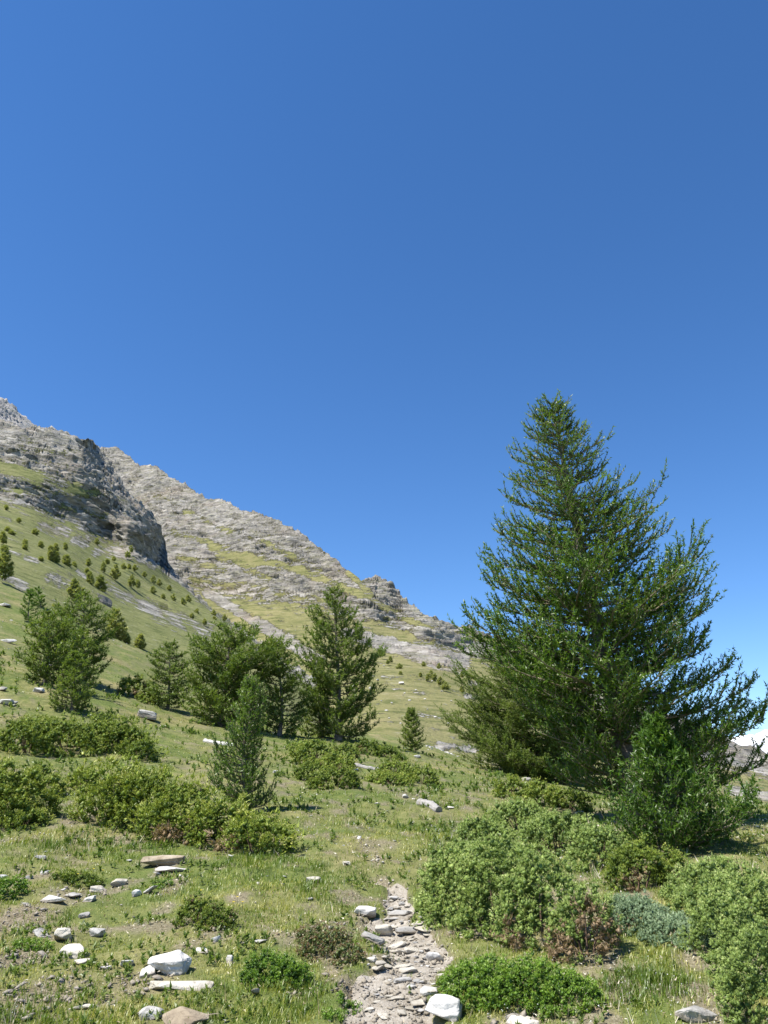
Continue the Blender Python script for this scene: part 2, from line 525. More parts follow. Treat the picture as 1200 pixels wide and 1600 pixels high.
def base_z(x, y):
    """smooth meadow height from the control points"""
    x, y = np.asarray(x, float).ravel(), np.asarray(y, float).ravel()
    d = np.maximum(np.hypot(x, y), 0.3)
    q = np.stack([np.arctan2(x, y) / 0.35, np.log(d) / 0.7], 1)
    out = np.empty(len(x))
    for i in range(0, len(x), 20000):
        k = -_ker(q[i:i + 20000], c_q)
        out[i:i + 20000] = k @ _w[:_n] + _w[_n] + q[i:i + 20000] @ _w[_n + 1:]
    return out * d

def dmax_of(az):
    return 2.3 * np.interp(az, CREST_AZ, CREST[:, 2])

def plain_hit(px, py):
    """where a pixel's ray meets the smooth meadow"""
    x, y, z = [float(v) for v in ray(px, py)]
    d = np.geomspace(2.5, 100, 600)
    g = base_z(x * d, y * d) - (EYE + z * d)
    i = int(np.argmax(g > 0))
    if g[i] <= 0:
        i = len(d) - 1
    d0 = d[i - 1] + (d[i] - d[i - 1]) * (-g[i - 1] / (g[i] - g[i - 1] + 1e-12)) if i else d[0]
    return np.array([x * d0, y * d0, EYE + z * d0])

# the trail's line on the ground (pixel, half width in pixels)
TRAIL_PX = [(640, 1690, 88), (632, 1600, 70), (626, 1540, 57), (632, 1490, 50), (630, 1450, 38), (622, 1420, 27), (615, 1400, 20), (604, 1385, 14), (590, 1366, 9)]
TRAIL = []
for px, py, hw in TRAIL_PX:
    p = plain_hit(px, py)
    TRAIL.append((p[0], p[1], hw * mpp(p)))
TRAIL.insert(0, (TRAIL[0][0] + 0.05, 1.0, 0.36))
TRAIL = np.array(TRAIL)
_tt = np.linspace(0, len(TRAIL) - 1, 220)
TR_X = np.interp(_tt, range(len(TRAIL)), TRAIL[:, 0])
TR_Y = np.interp(_tt, range(len(TRAIL)), TRAIL[:, 1])
TR_W = np.interp(_tt, range(len(TRAIL)), TRAIL[:, 2])

def trail_mask(x, y):
    """1 on the trail, 0 off it, soft wavering edge"""
    x, y = np.asarray(x, float), np.asarray(y, float)
    w = np.interp(y, TR_Y, TR_W, right=0)
    c = np.interp(y, TR_Y, TR_X) + 0.075 * np.sin(y * 3.6) + 0.03 * np.sin(y * 9.3)
    e = np.abs(x - c) / np.maximum(w, 1e-3) + 0.5 * fbm(x * 4.5, y * 4.5, 0, 3, 3)
    return np.where((y < TR_Y[-1]) & (w > 0.01), 1 - sstep(0.85, 1.12, e), 0.0)

# patches of bare, stony ground at the lower left
BARE = []
for px, py, rx, ry, a in [(20, 1440, 55, 30, 0.8), (30, 1500, 70, 22, 0.75), (60, 1560, 80, 30, 0.6), (130, 1390, 60, 16, 0.6), (275, 1378, 22, 16, 0.9), (225, 1530, 60, 18, 0.5),
                          (330, 1460, 30, 10, 0.7), (470, 1555, 40, 10, 0.6), (540, 1545, 25, 20, 0.7), (570, 1440, 22, 22, 0.7), (150, 1280, 30, 10, 0.5), (30, 1310, 30, 10, 0.6),
                          (520, 1460, 40, 20, 0.5), (1190, 1200, 40, 20, 0.8), (600, 1372, 18, 12, 0.8), (588, 1345, 18, 14, 0.7), (572, 1318, 18, 12, 0.6), (556, 1296, 22, 10, 0.5), (545, 1280, 20, 8, 0.4), (690, 1163, 40, 8, 0.6), (640, 1250, 30, 6, 0.4), (820, 1592, 60, 10, 0.7), (1140, 1590, 40, 10, 0.5)]:
    p = plain_hit(px, py)
    q = plain_hit(px, py - ry)
    BARE.append((p[0], p[1], rx * mpp(p), max(0.1, math.hypot(q[0] - p[0], q[1] - p[1])), a))

def bare_mask(x, y):
    m = np.zeros_like(np.asarray(x, float))
    n = fbm(np.asarray(x) * 2.2, np.asarray(y) * 2.2, 0, 3, 5)
    for bx, by, rx, ry, a in BARE:
        m = np.maximum(m, a * (1 - sstep(0.5, 1.15, np.sqrt(((x - bx) / rx) ** 2 + ((y - by) / ry) ** 2) + 0.45 * n)))
    return m

GREENS = []          # patches of taller, greener grass
for px, py, rx, ry in [(130, 1315, 85, 30), (215, 1330, 60, 20), (430, 1570, 90, 30), (60, 1580, 90, 40), (330, 1570, 60, 30), (700, 1310, 60, 25), (500, 1390, 40, 20), (400, 1350, 70, 18), (1010, 1540, 90, 30), (250, 1520, 30, 20), (90, 1430, 40, 14)]:
    p = plain_hit(px, py)
    q = plain_hit(px, py - ry)
    GREENS.append((p[0], p[1], rx * mpp(p), max(0.15, math.hypot(q[0] - p[0], q[1] - p[1]))))
def green_mask(x, y):
    m = np.zeros_like(x)
    for gx, gy, rx, ry in GREENS:
        m = np.maximum(m, 1 - sstep(0.5, 1.2, np.sqrt(((x - gx) / rx) ** 2 + ((y - gy) / ry) ** 2)))
    return m

def thin(x, y):
    """small worn gaps in the turf"""
    n = fbm(x * 3.3, y * 3.3, 0, 3, 47) + 0.25 * fbm(x * 0.6, y * 0.6, 0, 2, 48)
    return sstep(0.12, 0.4, n) * np.clip(14 / np.hypot(x, y), 0, 1) * (1 - green_mask(x, y))

def relief(x, y):
    d = np.hypot(x, y)
    far = np.clip(d / 12, 0.25, 3.0)
    r = 0.055 * fbm(x * 1.6, y * 1.6, 0, 3, 21) * np.minimum(far * 2, 1.4) + 0.018 * fbm(x * 6, y * 6, 0, 2, 22)
    r = r + 0.10 * (far - 0.25) * fbm(x * 0.22, y * 0.22, 0, 3, 23)
    return r - 0.06 * trail_mask(x, y)

AZ = np.unique(np.concatenate([np.arange(-74, -32, 1.0), np.arange(-32, 32, 0.3), np.arange(32, 75, 1.0)])) * math.pi / 180
NROW = 310
TROW = np.linspace(0, 1, NROW)
dm = dmax_of(AZ)
DG = 0.6 * (dm[None, :] / 0.6) ** TROW[:, None]
GX, GY = DG * np.sin(AZ)[None, :], DG * np.cos(AZ)[None, :]
GZ = base_z(GX, GY).reshape(GX.shape) + relief(GX, GY)

def ground_z(x, y):
    """bilinear height of the meadow mesh"""
    x, y = np.asarray(x, float), np.asarray(y, float)
    az = np.clip(np.arctan2(x, y), AZ[0], AZ[-1] - 1e-6)
    d = np.clip(np.hypot(x, y), 0.61, None)
    j = np.clip(np.searchsorted(AZ, az) - 1, 0, len(AZ) - 2)
    fj = (az - AZ[j]) / (AZ[j + 1] - AZ[j])
    t = np.clip(np.log(d / 0.6) / np.log(dmax_of(az) / 0.6), 0, 1 - 1e-9) * (NROW - 1)
    i = t.astype(int)
    fi = t - i
    return (GZ[i, j] * (1 - fi) + GZ[i + 1, j] * fi) * (1 - fj) + (GZ[i, j + 1] * (1 - fi) + GZ[i + 1, j + 1] * fi) * fj

def hit(px, py):
    """where a pixel's ray meets the meadow (its crest if it passes over)"""
    x, y, z = [float(v) for v in ray(px, py)]
    d = np.geomspace(2.5, 120, 900)
    d = d[d < float(dmax_of(math.atan2(x, y)))]
    g = ground_z(x * d, y * d) - (EYE + z * d)
    i = int(np.argmax(g > 0))
    if g[i] <= 0:
        i = int(np.argmax(g / d))
        return np.array([x * d[i], y * d[i], float(ground_z(x * d[i], y * d[i]))])
    return np.array([x * d[i], y * d[i], float(ground_z(x * d[i], y * d[i]))])

dry = np.clip(0.75 + 0.5 * fbm(GX * 0.5, GY * 0.5, 0, 3, 41), 0, 1)
me = mesh_np('meadow', np.stack([GX, GY, GZ], -1).reshape(-1, 3), grid_faces(NROW, len(AZ))[:, ::-1],
             {'bare': ('POINT', np.maximum(np.maximum(bare_mask(GX, GY), trail_mask(GX, GY)), 0.75 * sstep(0.12, 0.4, fbm(GX * 3.3, GY * 3.3, 0, 3, 47) + 0.25 * fbm(GX * 0.6, GY * 0.6, 0, 2, 48)) * np.clip(14 / np.hypot(GX, GY), 0, 1)).ravel()), 'dry': ('POINT', dry.ravel())}, smooth=True)
link('meadow', me, meadow_mat(), kind='structure')

# ------------------------------------------------------------------ terrain: valley floor out to the horizon
def valley():
    bm = bmesh.new()
    rings = [0, 60, 150, 400, 1000, 2500, 4500, 6400]
    prev = None
    for r in rings:
        if r == 0:
            cur = [bm.verts.new((0, 0, -6))]
        else:
            cur = []
            for k in range(72):
                a = k / 72 * 2 * math.pi
                zz = -8 - 14 * min(r / 400, 1) + (3.0 * math.sin(3 * a + r) if r > 100 else 0)
                cur.append(bm.verts.new((r * math.sin(a), r * math.cos(a), zz)))
        if prev is not None:
            for k in range(72):
                n = (k + 1) % 72
                if len(prev) == 1:
                    bm.faces.new((prev[0], cur[n], cur[k]))
                else:
                    bm.faces.new((prev[k], prev[n], cur[n], cur[k]))
        prev = cur
    bmesh.ops.recalc_face_normals(bm, faces=bm.faces)
    me = bpy.data.meshes.new('valley_ground')
    bm.to_mesh(me)
    bm.free()
    m, nt, out = new_mat('valley_turf')
    c = ramp(nt, noise(nt, 0.05, 6, 0.6, geo_pos(nt)), [(0.35, (0.12, 0.14, 0.05)), (0.65, (0.24, 0.23, 0.11))])
    principled(nt, out, c, 0.95)
    link('ground', me, m, kind='structure')
valley()

# ------------------------------------------------------------------ terrain: hillside and mountains
def seg_mask(px, py, a, b, w):
    """1 on the segment a-b, falling to 0 at w pixels"""
    ax, ay = a
    bx, by = b
    dx, dy = bx - ax, by - ay
    t = np.clip(((px - ax) * dx + (py - ay) * dy) / (dx * dx + dy * dy + 1e-9), 0, 1)
    return 1 - sstep(0.25, 1.0, np.hypot(px - ax - t * dx, py - ay - t * dy) / w)

def scatter_interp(pts, soft=0.03):
    """smooth function of (px, py) through points (px, py, value)"""
    pts = np.array(pts, float)
    q = pts[:, :2] / 200.0
    n = len(q)
    A = np.zeros((n + 3, n + 3))
    A[:n, :n] = -np.sqrt(((q[:, None] - q[None]) ** 2).sum(-1) + soft) - 0.003 * np.eye(n)
    A[:n, n] = A[n, :n] = 1
    A[:n, n + 1:] = q
    A[n + 1:, :n] = q.T
    w = np.linalg.solve(A, np.concatenate([pts[:, 2], np.zeros(3)]))
    def f(px, py):
        px, py = np.broadcast_arrays(np.asarray(px, float), np.asarray(py, float))
        o = np.zeros(px.shape) + w[n] + w[n + 1] * px / 200 + w[n + 2] * py / 200
        for k in range(n):
            o = o - w[k] * np.sqrt((px / 200 - q[k, 0]) ** 2 + (py / 200 - q[k, 1]) ** 2 + soft)
        return o
    return f

def sheet(name, mat, px, top, bottom, nrow, logd, rockf, band, amp, seed, jag, back=(1.02, 1.08, 1.2, 1.5), ampf=None, squeeze=None):
    """a mountain face: rows from its foot to its skyline, then down its far side; ledges and
    crags pushed out along the normal where it is rock"""
    t = np.linspace(0, 1, nrow)[:, None]
    PX = np.repeat(px[None, :], nrow, 0)
    PY = bottom(px)[None, :] * (1 - t) + top(px)[None, :] * t
    D = squeeze(PX, PY, np.exp(logd(PX, PY))) if squeeze else np.exp(logd(PX, PY))
    P = at(PX, PY, D)
    rock = rockf(PX, PY)
    du = np.gradient(P, axis=1)
    dv = np.gradient(P, axis=0)
    n = unit(np.cross(du, dv))
    n = np.where((n * (P - np.array([0, 0, EYE]))).sum(-1, keepdims=True) > 0, -n, n)
    tov = unit(-P * np.array([1, 1, 0]))
    n = unit(n + 0.9 * tov)
    X, Y, Z = P[..., 0], P[..., 1], P[..., 2]
    strat = Z + 0.24 * X + 0.05 * Y
    warp = fbm(X / (band * 14), Y / (band * 14), Z / (band * 14), 3, seed)
    along = X * 0.97 - 0.2 * Z
    h1 = strat / (band * 2.6) + 1.3 * warp
    h2 = strat / band + 1.8 * warp + 0.8 * fbm(X / (band * 9), Y / (band * 9), strat / (band * 3), 2, seed + 3)
    m1 = sstep(-0.3, 0.4, fbm(along / (band * 11), Y / (band * 11), strat / (band * 2.2), 3, seed + 7))
    led = (h1 - np.floor(h1)) ** 1.6 * 1.1 * m1 + (h2 - np.floor(h2)) ** 1.4 * 0.7 * (1.2 - m1)
    crag = fbm(along / (band * 5.5), Y / (band * 5.5), strat / (band * 1.1), 4, seed + 9, 0.6)
    blk = np.floor(4 * vnoise(along / (band * 2.4), Y / (band * 2.4), strat / (band * 0.8), seed + 31)) / 4
    rk = sstep(0.35, 0.75, rock + 0.35 * fbm(along / (band * 8), Y / (band * 8), strat / (band * 1.3), 3, seed + 5))
    fold = fbm(X / (band * 26), Y / (band * 26), Z / (band * 26), 3, seed + 13)
    ampm = amp * (ampf(PX, PY) if ampf else 1.0)
    iso = fbm(X / (band * 2.2), Y / (band * 4), Z / (band * 2.0), 3, seed + 60)
    disp = rk * ampm * (led + 1.1 * crag + 0.6 * blk + 0.4 * iso - 0.8) + amp * 1.0 * fold + 0.12 * amp * (1 - rk) * crag
    # keep the skyline ragged only as far as it is rock
    P = P + n * (disp * (1 - 0.3 * sstep(0.90, 1.0, t)))[..., None]
    P[..., 2] += jag * rk * sstep(0.93, 1.0, t) * fbm(px[None, :] / 16.0, PY / 6.0, 0.0, 5, seed + 40, 0.6)
    rows = [P]
    last, dl = P[-1], D[-1]
    rr = [rock]
    for k in back:
        q = last.copy()
        q[:, :2] *= k
        q[:, 2] -= dl * (k - 1) * 0.9
        rows.append(q[None])
        rr.append(rock[-1:])
    V = np.concatenate(rows, 0)
    RK = np.concatenate(rr, 0)
    V[..., 2] = np.maximum(V[..., 2], -31 - 2 * vnoise(V[..., 0] / 50, V[..., 1] / 50, 0, 5))
    me = mesh_np(name, V.reshape(-1, 3), grid_faces(V.shape[0], V.shape[1]), {'rock': ('POINT', RK.ravel())}, smooth=False)
    o = link(name, me, mat, kind='structure')
    return o

def curve(pts):
    pts = np.array(pts, float)
    return lambda x: np.interp(x, pts[:, 0], pts[:, 1])

# --- the green hillside with its rock buttress (left)
HILL_TOP = curve([(-500, 470), (-260, 560), (-120, 620), (0, 655), (40, 668), (62, 666), (80, 664), (100, 671), (125, 681), (145, 690), (162, 706), (172, 722), (180, 738), (192, 752), (200, 764),
                  (222, 786), (240, 806), (250, 822), (255, 845), (260, 868), (264, 884), (275, 896), (285, 908), (300, 921), (318, 940), (340, 958), (375, 982), (420, 1013), (480, 1056), (560, 1112), (640, 1180)])
HILL_BOT = curve([(-500, 800), (-260, 900), (0, 990), (160, 1060), (330, 1140), (480, 1200), (640, 1240)])
HILL_LD = scatter_interp([(px, py, math.log(d)) for px, py, d in [
    (-500, 800, 110), (-500, 640, 300), (-500, 470, 600), (-260, 900, 95), (-260, 720, 250), (-260, 560, 520),
    (0, 990, 85), (0, 900, 125), (0, 840, 180), (0, 785, 250), (0, 720, 310), (0, 655, 400),
    (100, 1040, 85), (100, 930, 140), (100, 860, 210), (100, 815, 270), (100, 750, 300), (100, 672, 400),
    (180, 1060, 90), (180, 950, 170), (180, 880, 250), (180, 848, 285), (180, 790, 300), (180, 740, 350),
    (240, 1080, 90), (240, 980, 170), (240, 900, 270), (238, 870, 292), (238, 830, 312), (240, 806, 335), (255, 870, 325), (255, 845, 350),
    (275, 900, 310), (330, 1110, 90), (330, 1000, 190), (330, 955, 270), (420, 1110, 100), (420, 1040, 190), (420, 1013, 240),
    (480, 1150, 100), (480, 1056, 210), (560, 1112, 190), (640, 1180, 150)]])
CLIFF_BASE = curve([(-500, 640), (-260, 700), (0, 783), (60, 800), (130, 832), (190, 857), (250, 888), (285, 912), (320, 950), (700, 1250)])

def hill_d(px, py):
    """distance of the hillside: the cliff rises more steeply than the slope below it"""
    d, b = np.exp(HILL_LD(px, py)), np.exp(HILL_LD(px, CLIFF_BASE(px)))
    d = np.where((py < CLIFF_BASE(px)) & (d > b), b * (d / b) ** 0.55, d)
    # towards its right edge the buttress turns away and faces the gully
    xr = np.interp(py, [690, 706, 722, 738, 764, 786, 806, 822, 845, 868, 884], [145, 162, 172, 180, 200, 222, 240, 250, 255, 260, 264])
    wd = np.interp(py, [690, 720, 760, 775, 800, 860], [28, 42, 30, 40, 62, 66])
    s = np.clip((px - (xr - wd)) / wd, 0, 1) * sstep(684, 700, py) * sstep(-4, 8, CLIFF_BASE(px) - py)
    return d * (1 + 0.17 * s ** 1.4)

def hill_rock(px, py):
    above = CLIFF_BASE(px) - py
    r = 0.13 + 0.72 * sstep(-16, 22, above)
    r = r - 0.42 * seg_mask(px, py, (0, 735), (120, 760), 20) - 0.4 * seg_mask(px, py, (60, 745), (0, 728), 14) - 0.25 * seg_mask(px, py, (150, 770), (30, 772), 10)
    for a, b, w, k in [((165, 806), (70, 782), 9, 0.35), ((120, 706), (30, 702), 9, 0.25), ((60, 690), (10, 688), 8, 0.2), ((215, 800), (150, 742), 8, 0.2), ((30, 770), (0, 766), 8, 0.3), ((110, 728), (60, 722), 7, 0.25), ((170, 775), (110, 765), 7, 0.3)]:
        r = r - k * seg_mask(px, py, a, b, w)
    for a, b, w, k in [((168, 918), (240, 955), 20, 0.36), ((225, 945), (325, 985), 18, 0.36), ((240, 975), (285, 985), 12, 0.25), ((66, 822), (102, 832), 13, 0.45), ((118, 842), (134, 850), 10, 0.55),
                       ((140, 842), (200, 870), 10, 0.25), ((185, 868), (240, 880), 14, 0.28), ((150, 862), (168, 866), 9, 0.35), ((78, 902), (102, 912), 12, 0.4), ((0, 893), (40, 912), 12, 0.5), ((262, 890), (310, 925), 12, 0.7),
                       ((40, 873), (58, 878), 7, 0.5), ((0, 806), (14, 812), 8, 0.2), ((10, 860), (30, 868), 8, 0.2), ((120, 895), (140, 912), 6, 0.5)]:
        r = r + k * seg_mask(px, py, a, b, w)
    r = r + 0.16 * fbm(px / 9.0, (py - 0.45 * px) / 3.0, 0, 4, 301, 0.65) * (r < 0.75) * 1.5
    return np.clip(r, 0, 1)

sheet('hillside', M_HILL, np.concatenate([np.linspace(-500, -60, 60), np.linspace(-56, 640, 400)]), HILL_TOP, HILL_BOT, 220, HILL_LD, hill_rock, 1.6, 2.0, 3, 2.0, ampf=lambda px, py: 0.22 + 0.78 * sstep(-6, 10, CLIFF_BASE(px) - py),
      squeeze=lambda px, py, d: hill_d(px, py))

# --- the long rocky ridge behind (centre to right)
RIDGE = curve([(-200, 600), (60, 690), (140, 708), (160, 701), (185, 700), (203, 714), (218, 728), (240, 727), (262, 740), (290, 755), (320, 777), (345, 778), (375, 795), (400, 800), (425, 808), (450, 824), (470, 834), (500, 857),
               (520, 870), (545, 889), (565, 904), (578, 899), (592, 897), (606, 904), (620, 918), (630, 934), (660, 954), (690, 969), (720, 978), (760, 990), (800, 1006), (900, 1052), (1000, 1096), (1080, 1126), (1130, 1150), (1200, 1180), (1400, 1230), (1800, 1300)])
RIDGE_BOT = curve([(-200, 900), (200, 1000), (330, 1060), (480, 1190), (600, 1230), (1200, 1300), (1800, 1400)])
RIDGE_LD = scatter_interp([(px, py, math.log(d)) for px, py, d in [
    (-200, 900, 420), (-200, 600, 1000), (60, 900, 420), (60, 690, 950), (160, 880, 520), (160, 800, 700), (160, 701, 960), (260, 900, 430), (260, 840, 560), (260, 740, 820), (330, 1060, 290), (330, 960, 370), (330, 900, 430), (330, 840, 530), (330, 778, 680),
    (420, 1060, 250), (420, 960, 355), (420, 900, 420), (420, 808, 560), (500, 1150, 150), (500, 1050, 240), (500, 960, 345), (500, 857, 480), (600, 1230, 95), (600, 1150, 125), (600, 1080, 190), (600, 1020, 290), (600, 960, 350), (600, 900, 420),
    (720, 1230, 95), (720, 1150, 140), (720, 1080, 220), (720, 1020, 330), (720, 978, 390), (850, 1240, 100), (850, 1150, 180), (850, 1080, 300), (850, 1030, 420), (1000, 1260, 110), (1000, 1180, 190), (1000, 1096, 400),
    (1200, 1290, 120), (1200, 1230, 220), (1200, 1180, 420), (1500, 1330, 130), (1500, 1250, 420), (1800, 1400, 150), (1800, 1300, 420)]])
RB = curve([(-200, 900), (260, 915), (320, 918), (400, 936), (450, 944), (500, 948), (560, 968), (620, 976), (660, 1000), (720, 1025), (800, 1050), (900, 1085), (1000, 1130), (1200, 1200), (1800, 1330)])

def ridge_d(px, py):
    d, b = np.exp(RIDGE_LD(px, py)), np.exp(RIDGE_LD(px, RB(px)))
    return np.where((py < RB(px)) & (d > b), b * (d / b) ** 0.5, d)

def ridge_rock(px, py):
    r = 0.14 + 0.68 * sstep(-20, 24, RB(px) - py)
    for a, b, w, k in [((290, 800), (360, 832), 8, 0.3), ((350, 822), (460, 868), 8, 0.25), ((280, 870), (350, 890), 9, 0.35), ((420, 850), (500, 885), 7, 0.25), ((430, 925), (520, 940), 9, 0.35), ((240, 770), (300, 800), 8, 0.15), ((385, 868), (470, 888), 10, 0.55), ((470, 888), (560, 925), 11, 0.55), ((560, 925), (680, 985), 8, 0.45), ((545, 892), (580, 925), 9, 0.5), ((330, 855), (400, 880), 12, 0.5), ((270, 828), (330, 850), 9, 0.35),
                       ((300, 900), (420, 915), 10, 0.3), ((700, 985), (800, 1012), 8, 0.4), ((340, 870), (420, 902), 9, 0.4), ((590, 985), (700, 1010), 14, 0.3)]:
        r = r - k * seg_mask(px, py, a, b, w)
    for a, b, w, k in [((540, 988), (610, 1000), 15, 0.75), ((600, 1000), (720, 1036), 20, 0.75), ((660, 990), (720, 1000), 18, 0.5), ((325, 925), (420, 985), 11, 0.8), ((400, 975), (500, 1030), 14, 0.8), ((690, 1160), (740, 1165), 12, 0.6),
                       ((735, 1068), (745, 1070), 8, 0.6), ((730, 1084), (748, 1086), 6, 0.6), ((900, 1100), (1000, 1140), 30, 0.6), ((980, 1140), (1200, 1200), 30, 0.6), ((1140, 1235), (1200, 1245), 14, 0.6)]:
        r = r + k * seg_mask(px, py, a, b, w)
    r = r + 0.28 * fbm(px / 12.0, (py - 0.3 * px) / 3.5, 0, 4, 302, 0.65)
    return np.clip(r, 0, 1)

sheet('mountain', M_MOUNT, np.concatenate([np.linspace(-200, 110, 40), np.linspace(114, 800, 420), np.linspace(815, 1800, 70)]), RIDGE, RIDGE_BOT, 220, RIDGE_LD, ridge_rock, 2.1, 2.8, 51, 2.6, ampf=lambda px, py: 0.5 + 0.5 * sstep(-6, 10, RB(px) - py),
      squeeze=lambda px, py, d: ridge_d(px, py))

# --- the peak at the upper left edge, its rock colour paled for haze
PEAK = curve([(-500, 330), (-200, 520), (-60, 588), (-20, 612), (0, 622), (10, 624), (20, 633), (32, 645), (45, 654), (56, 664), (70, 682), (110, 720), (180, 800)])
sheet('distant_peak', M_PEAK, np.concatenate([np.linspace(-500, -40, 40), np.linspace(-36, 180, 110)]), PEAK, curve([(-500, 560), (180, 860)]), 90,
      scatter_interp([(-500, 560, math.log(900)), (-500, 330, math.log(1500)), (0, 720, math.log(900)), (0, 622, math.log(1250)), (60, 760, math.log(900)), (60, 670, math.log(1250)), (180, 860, math.log(950)), (180, 800, math.log(1250))]),
      lambda px, py: 0.92 + 0 * px, 5.0, 4.5, 77, 6.0)

# --- snowy summits far down the valley (right edge)
m_, nt_, out_ = new_mat('far_snow')
c_ = ramp(nt_, noise(nt_, 0.004, 6, 0.6, geo_pos(nt_), 0.4), [(0.42, (0.80, 0.82, 0.85)), (0.60, (0.74, 0.76, 0.80)), (0.72, (0.34, 0.35, 0.38))])
principled(nt_, out_, c_, 0.9)
SNOW = curve([(850, 1230), (980, 1195), (1040, 1172), (1090, 1155), (1130, 1148), (1160, 1152), (1200, 1136), (1260, 1128), (1320, 1150), (1450, 1140), (1700, 1200), (1900, 1230)])
sheet('snowy_mountain', m_, np.linspace(850, 1900, 220), SNOW, curve([(850, 1300), (1900, 1330)]), 60,
      scatter_interp([(850, 1300, math.log(2500)), (850, 1200, math.log(4200)), (1200, 1300, math.log(2500)), (1200, 1130, math.log(4200)), (1900, 1330, math.log(2500)), (1900, 1200, math.log(4200))]),
      lambda px, py: 0.8 + 0 * px, 40.0, 30.0, 91, 40.0)

# ------------------------------------------------------------------ trail
ys = np.linspace(1.2, TR_Y[-1] - 0.02, 330)
us = np.linspace(-1.12, 1.12, 41)
TX = (np.interp(ys, TR_Y, TR_X) + 0.075 * np.sin(ys * 3.6) + 0.03 * np.sin(ys * 9.3))[:, None] + us[None, :] * np.interp(ys, TR_Y, TR_W)[:, None]
TY = np.repeat(ys[:, None], len(us), 1)
TZ = ground_z(TX, TY) + 0.030 * trail_mask(TX, TY) - 0.020 + 0.010 * fbm(TX * 9, TY * 9, 0, 3, 61) + 0.006 * fbm(TX * 40, TY * 40, 0, 2, 62)
trail = link('path', mesh_np('path', np.stack([TX, TY, TZ], -1).reshape(-1, 3), grid_faces(len(ys), len(us)), smooth=True), trail_mat(), kind='structure')

# ------------------------------------------------------------------ stones
def stone_mesh(name, seed, flat=0.6, pts=15, rough=0.05, sub=1, boxy=0.6):
    """an angular stone about 1 across, its underside flat at z = -flat/2"""
    rnd = random.Random(seed)
    bm = bmesh.new()
    for _ in range(pts):
        v = Vector((rnd.uniform(-1, 1), rnd.uniform(-1, 1), rnd.uniform(-1, 1)))
        m = max(abs(c) for c in v)
        s = v.normalized()
        v = s * (1 - boxy) + (v / m) * boxy * 0.8
        bm.verts.new((v.x * 0.55, v.y * 0.5, v.z * 0.5 * flat))
    r = bmesh.ops.convex_hull(bm, input=bm.verts)
    bmesh.ops.delete(bm, geom=[g for g in r['geom_interior'] if isinstance(g, bmesh.types.BMVert)], context='VERTS')
    loose = [v for v in bm.verts if not v.link_faces]
    if loose:
        bmesh.ops.delete(bm, geom=loose, context='VERTS')
    if sub:
        bmesh.ops.bevel(bm, geom=list(bm.edges), offset=0.022, segments=1, affect='EDGES', profile=0.6)
        bmesh.ops.triangulate(bm, faces=bm.faces)
        if sub > 1:
            bmesh.ops.subdivide_edges(bm, edges=[e for e in bm.edges if e.calc_length() > 0.1], cuts=sub - 1, use_grid_fill=True)
            bmesh.ops.triangulate(bm, faces=bm.faces)
            co = np.array([v.co for v in bm.verts])
            n = fbm(co[:, 0] * 4 + seed, co[:, 1] * 4, co[:, 2] * 9, 3, seed % 97)
            for v, k in zip(bm.verts, n):
                v.co += v.normal * float(k) * rough
    me = bpy.data.meshes.new(name)
    bm.normal_update()
    bm.to_mesh(me)
    bm.free()
    return me

def put_stone(name, px, py, w, h, mat, seed, flat=None, rot=None, sink=0.25, tilt=0.0, sub=3, tall=1.0, roll=0.0, dep=None):
    """stone filling about w x h photograph pixels, its foot at py + h/2"""
    p = hit(px, py + h * 0.35)
    k = mpp(p)
    W = 1.12 * w * k
    fl = flat if flat is not None else min(1.0, max(0.22, h / w * 0.9))
    me = stone_mesh(name, seed, 1.0, 16 if fl > 0.4 else 13, 0.035, sub, 0.75 if fl < 0.5 else 0.55)
    hh = W * fl * tall
    FOOT.append((p[0], p[1], W * 0.5, W * (dep if dep else 0.85) * 0.5))
    dd = W * (dep if dep else 0.85)
    me.transform(Matrix.Diagonal((W, dd, hh, 1)))
    o = link(name, me, STONE_MATS[mat])
    o.location = (p[0], p[1], p[2] + hh * (0.5 - sink))
    o.rotation_euler = (tilt, roll, rot if rot is not None else random.Random(seed).uniform(-0.35, 0.35))
    return o

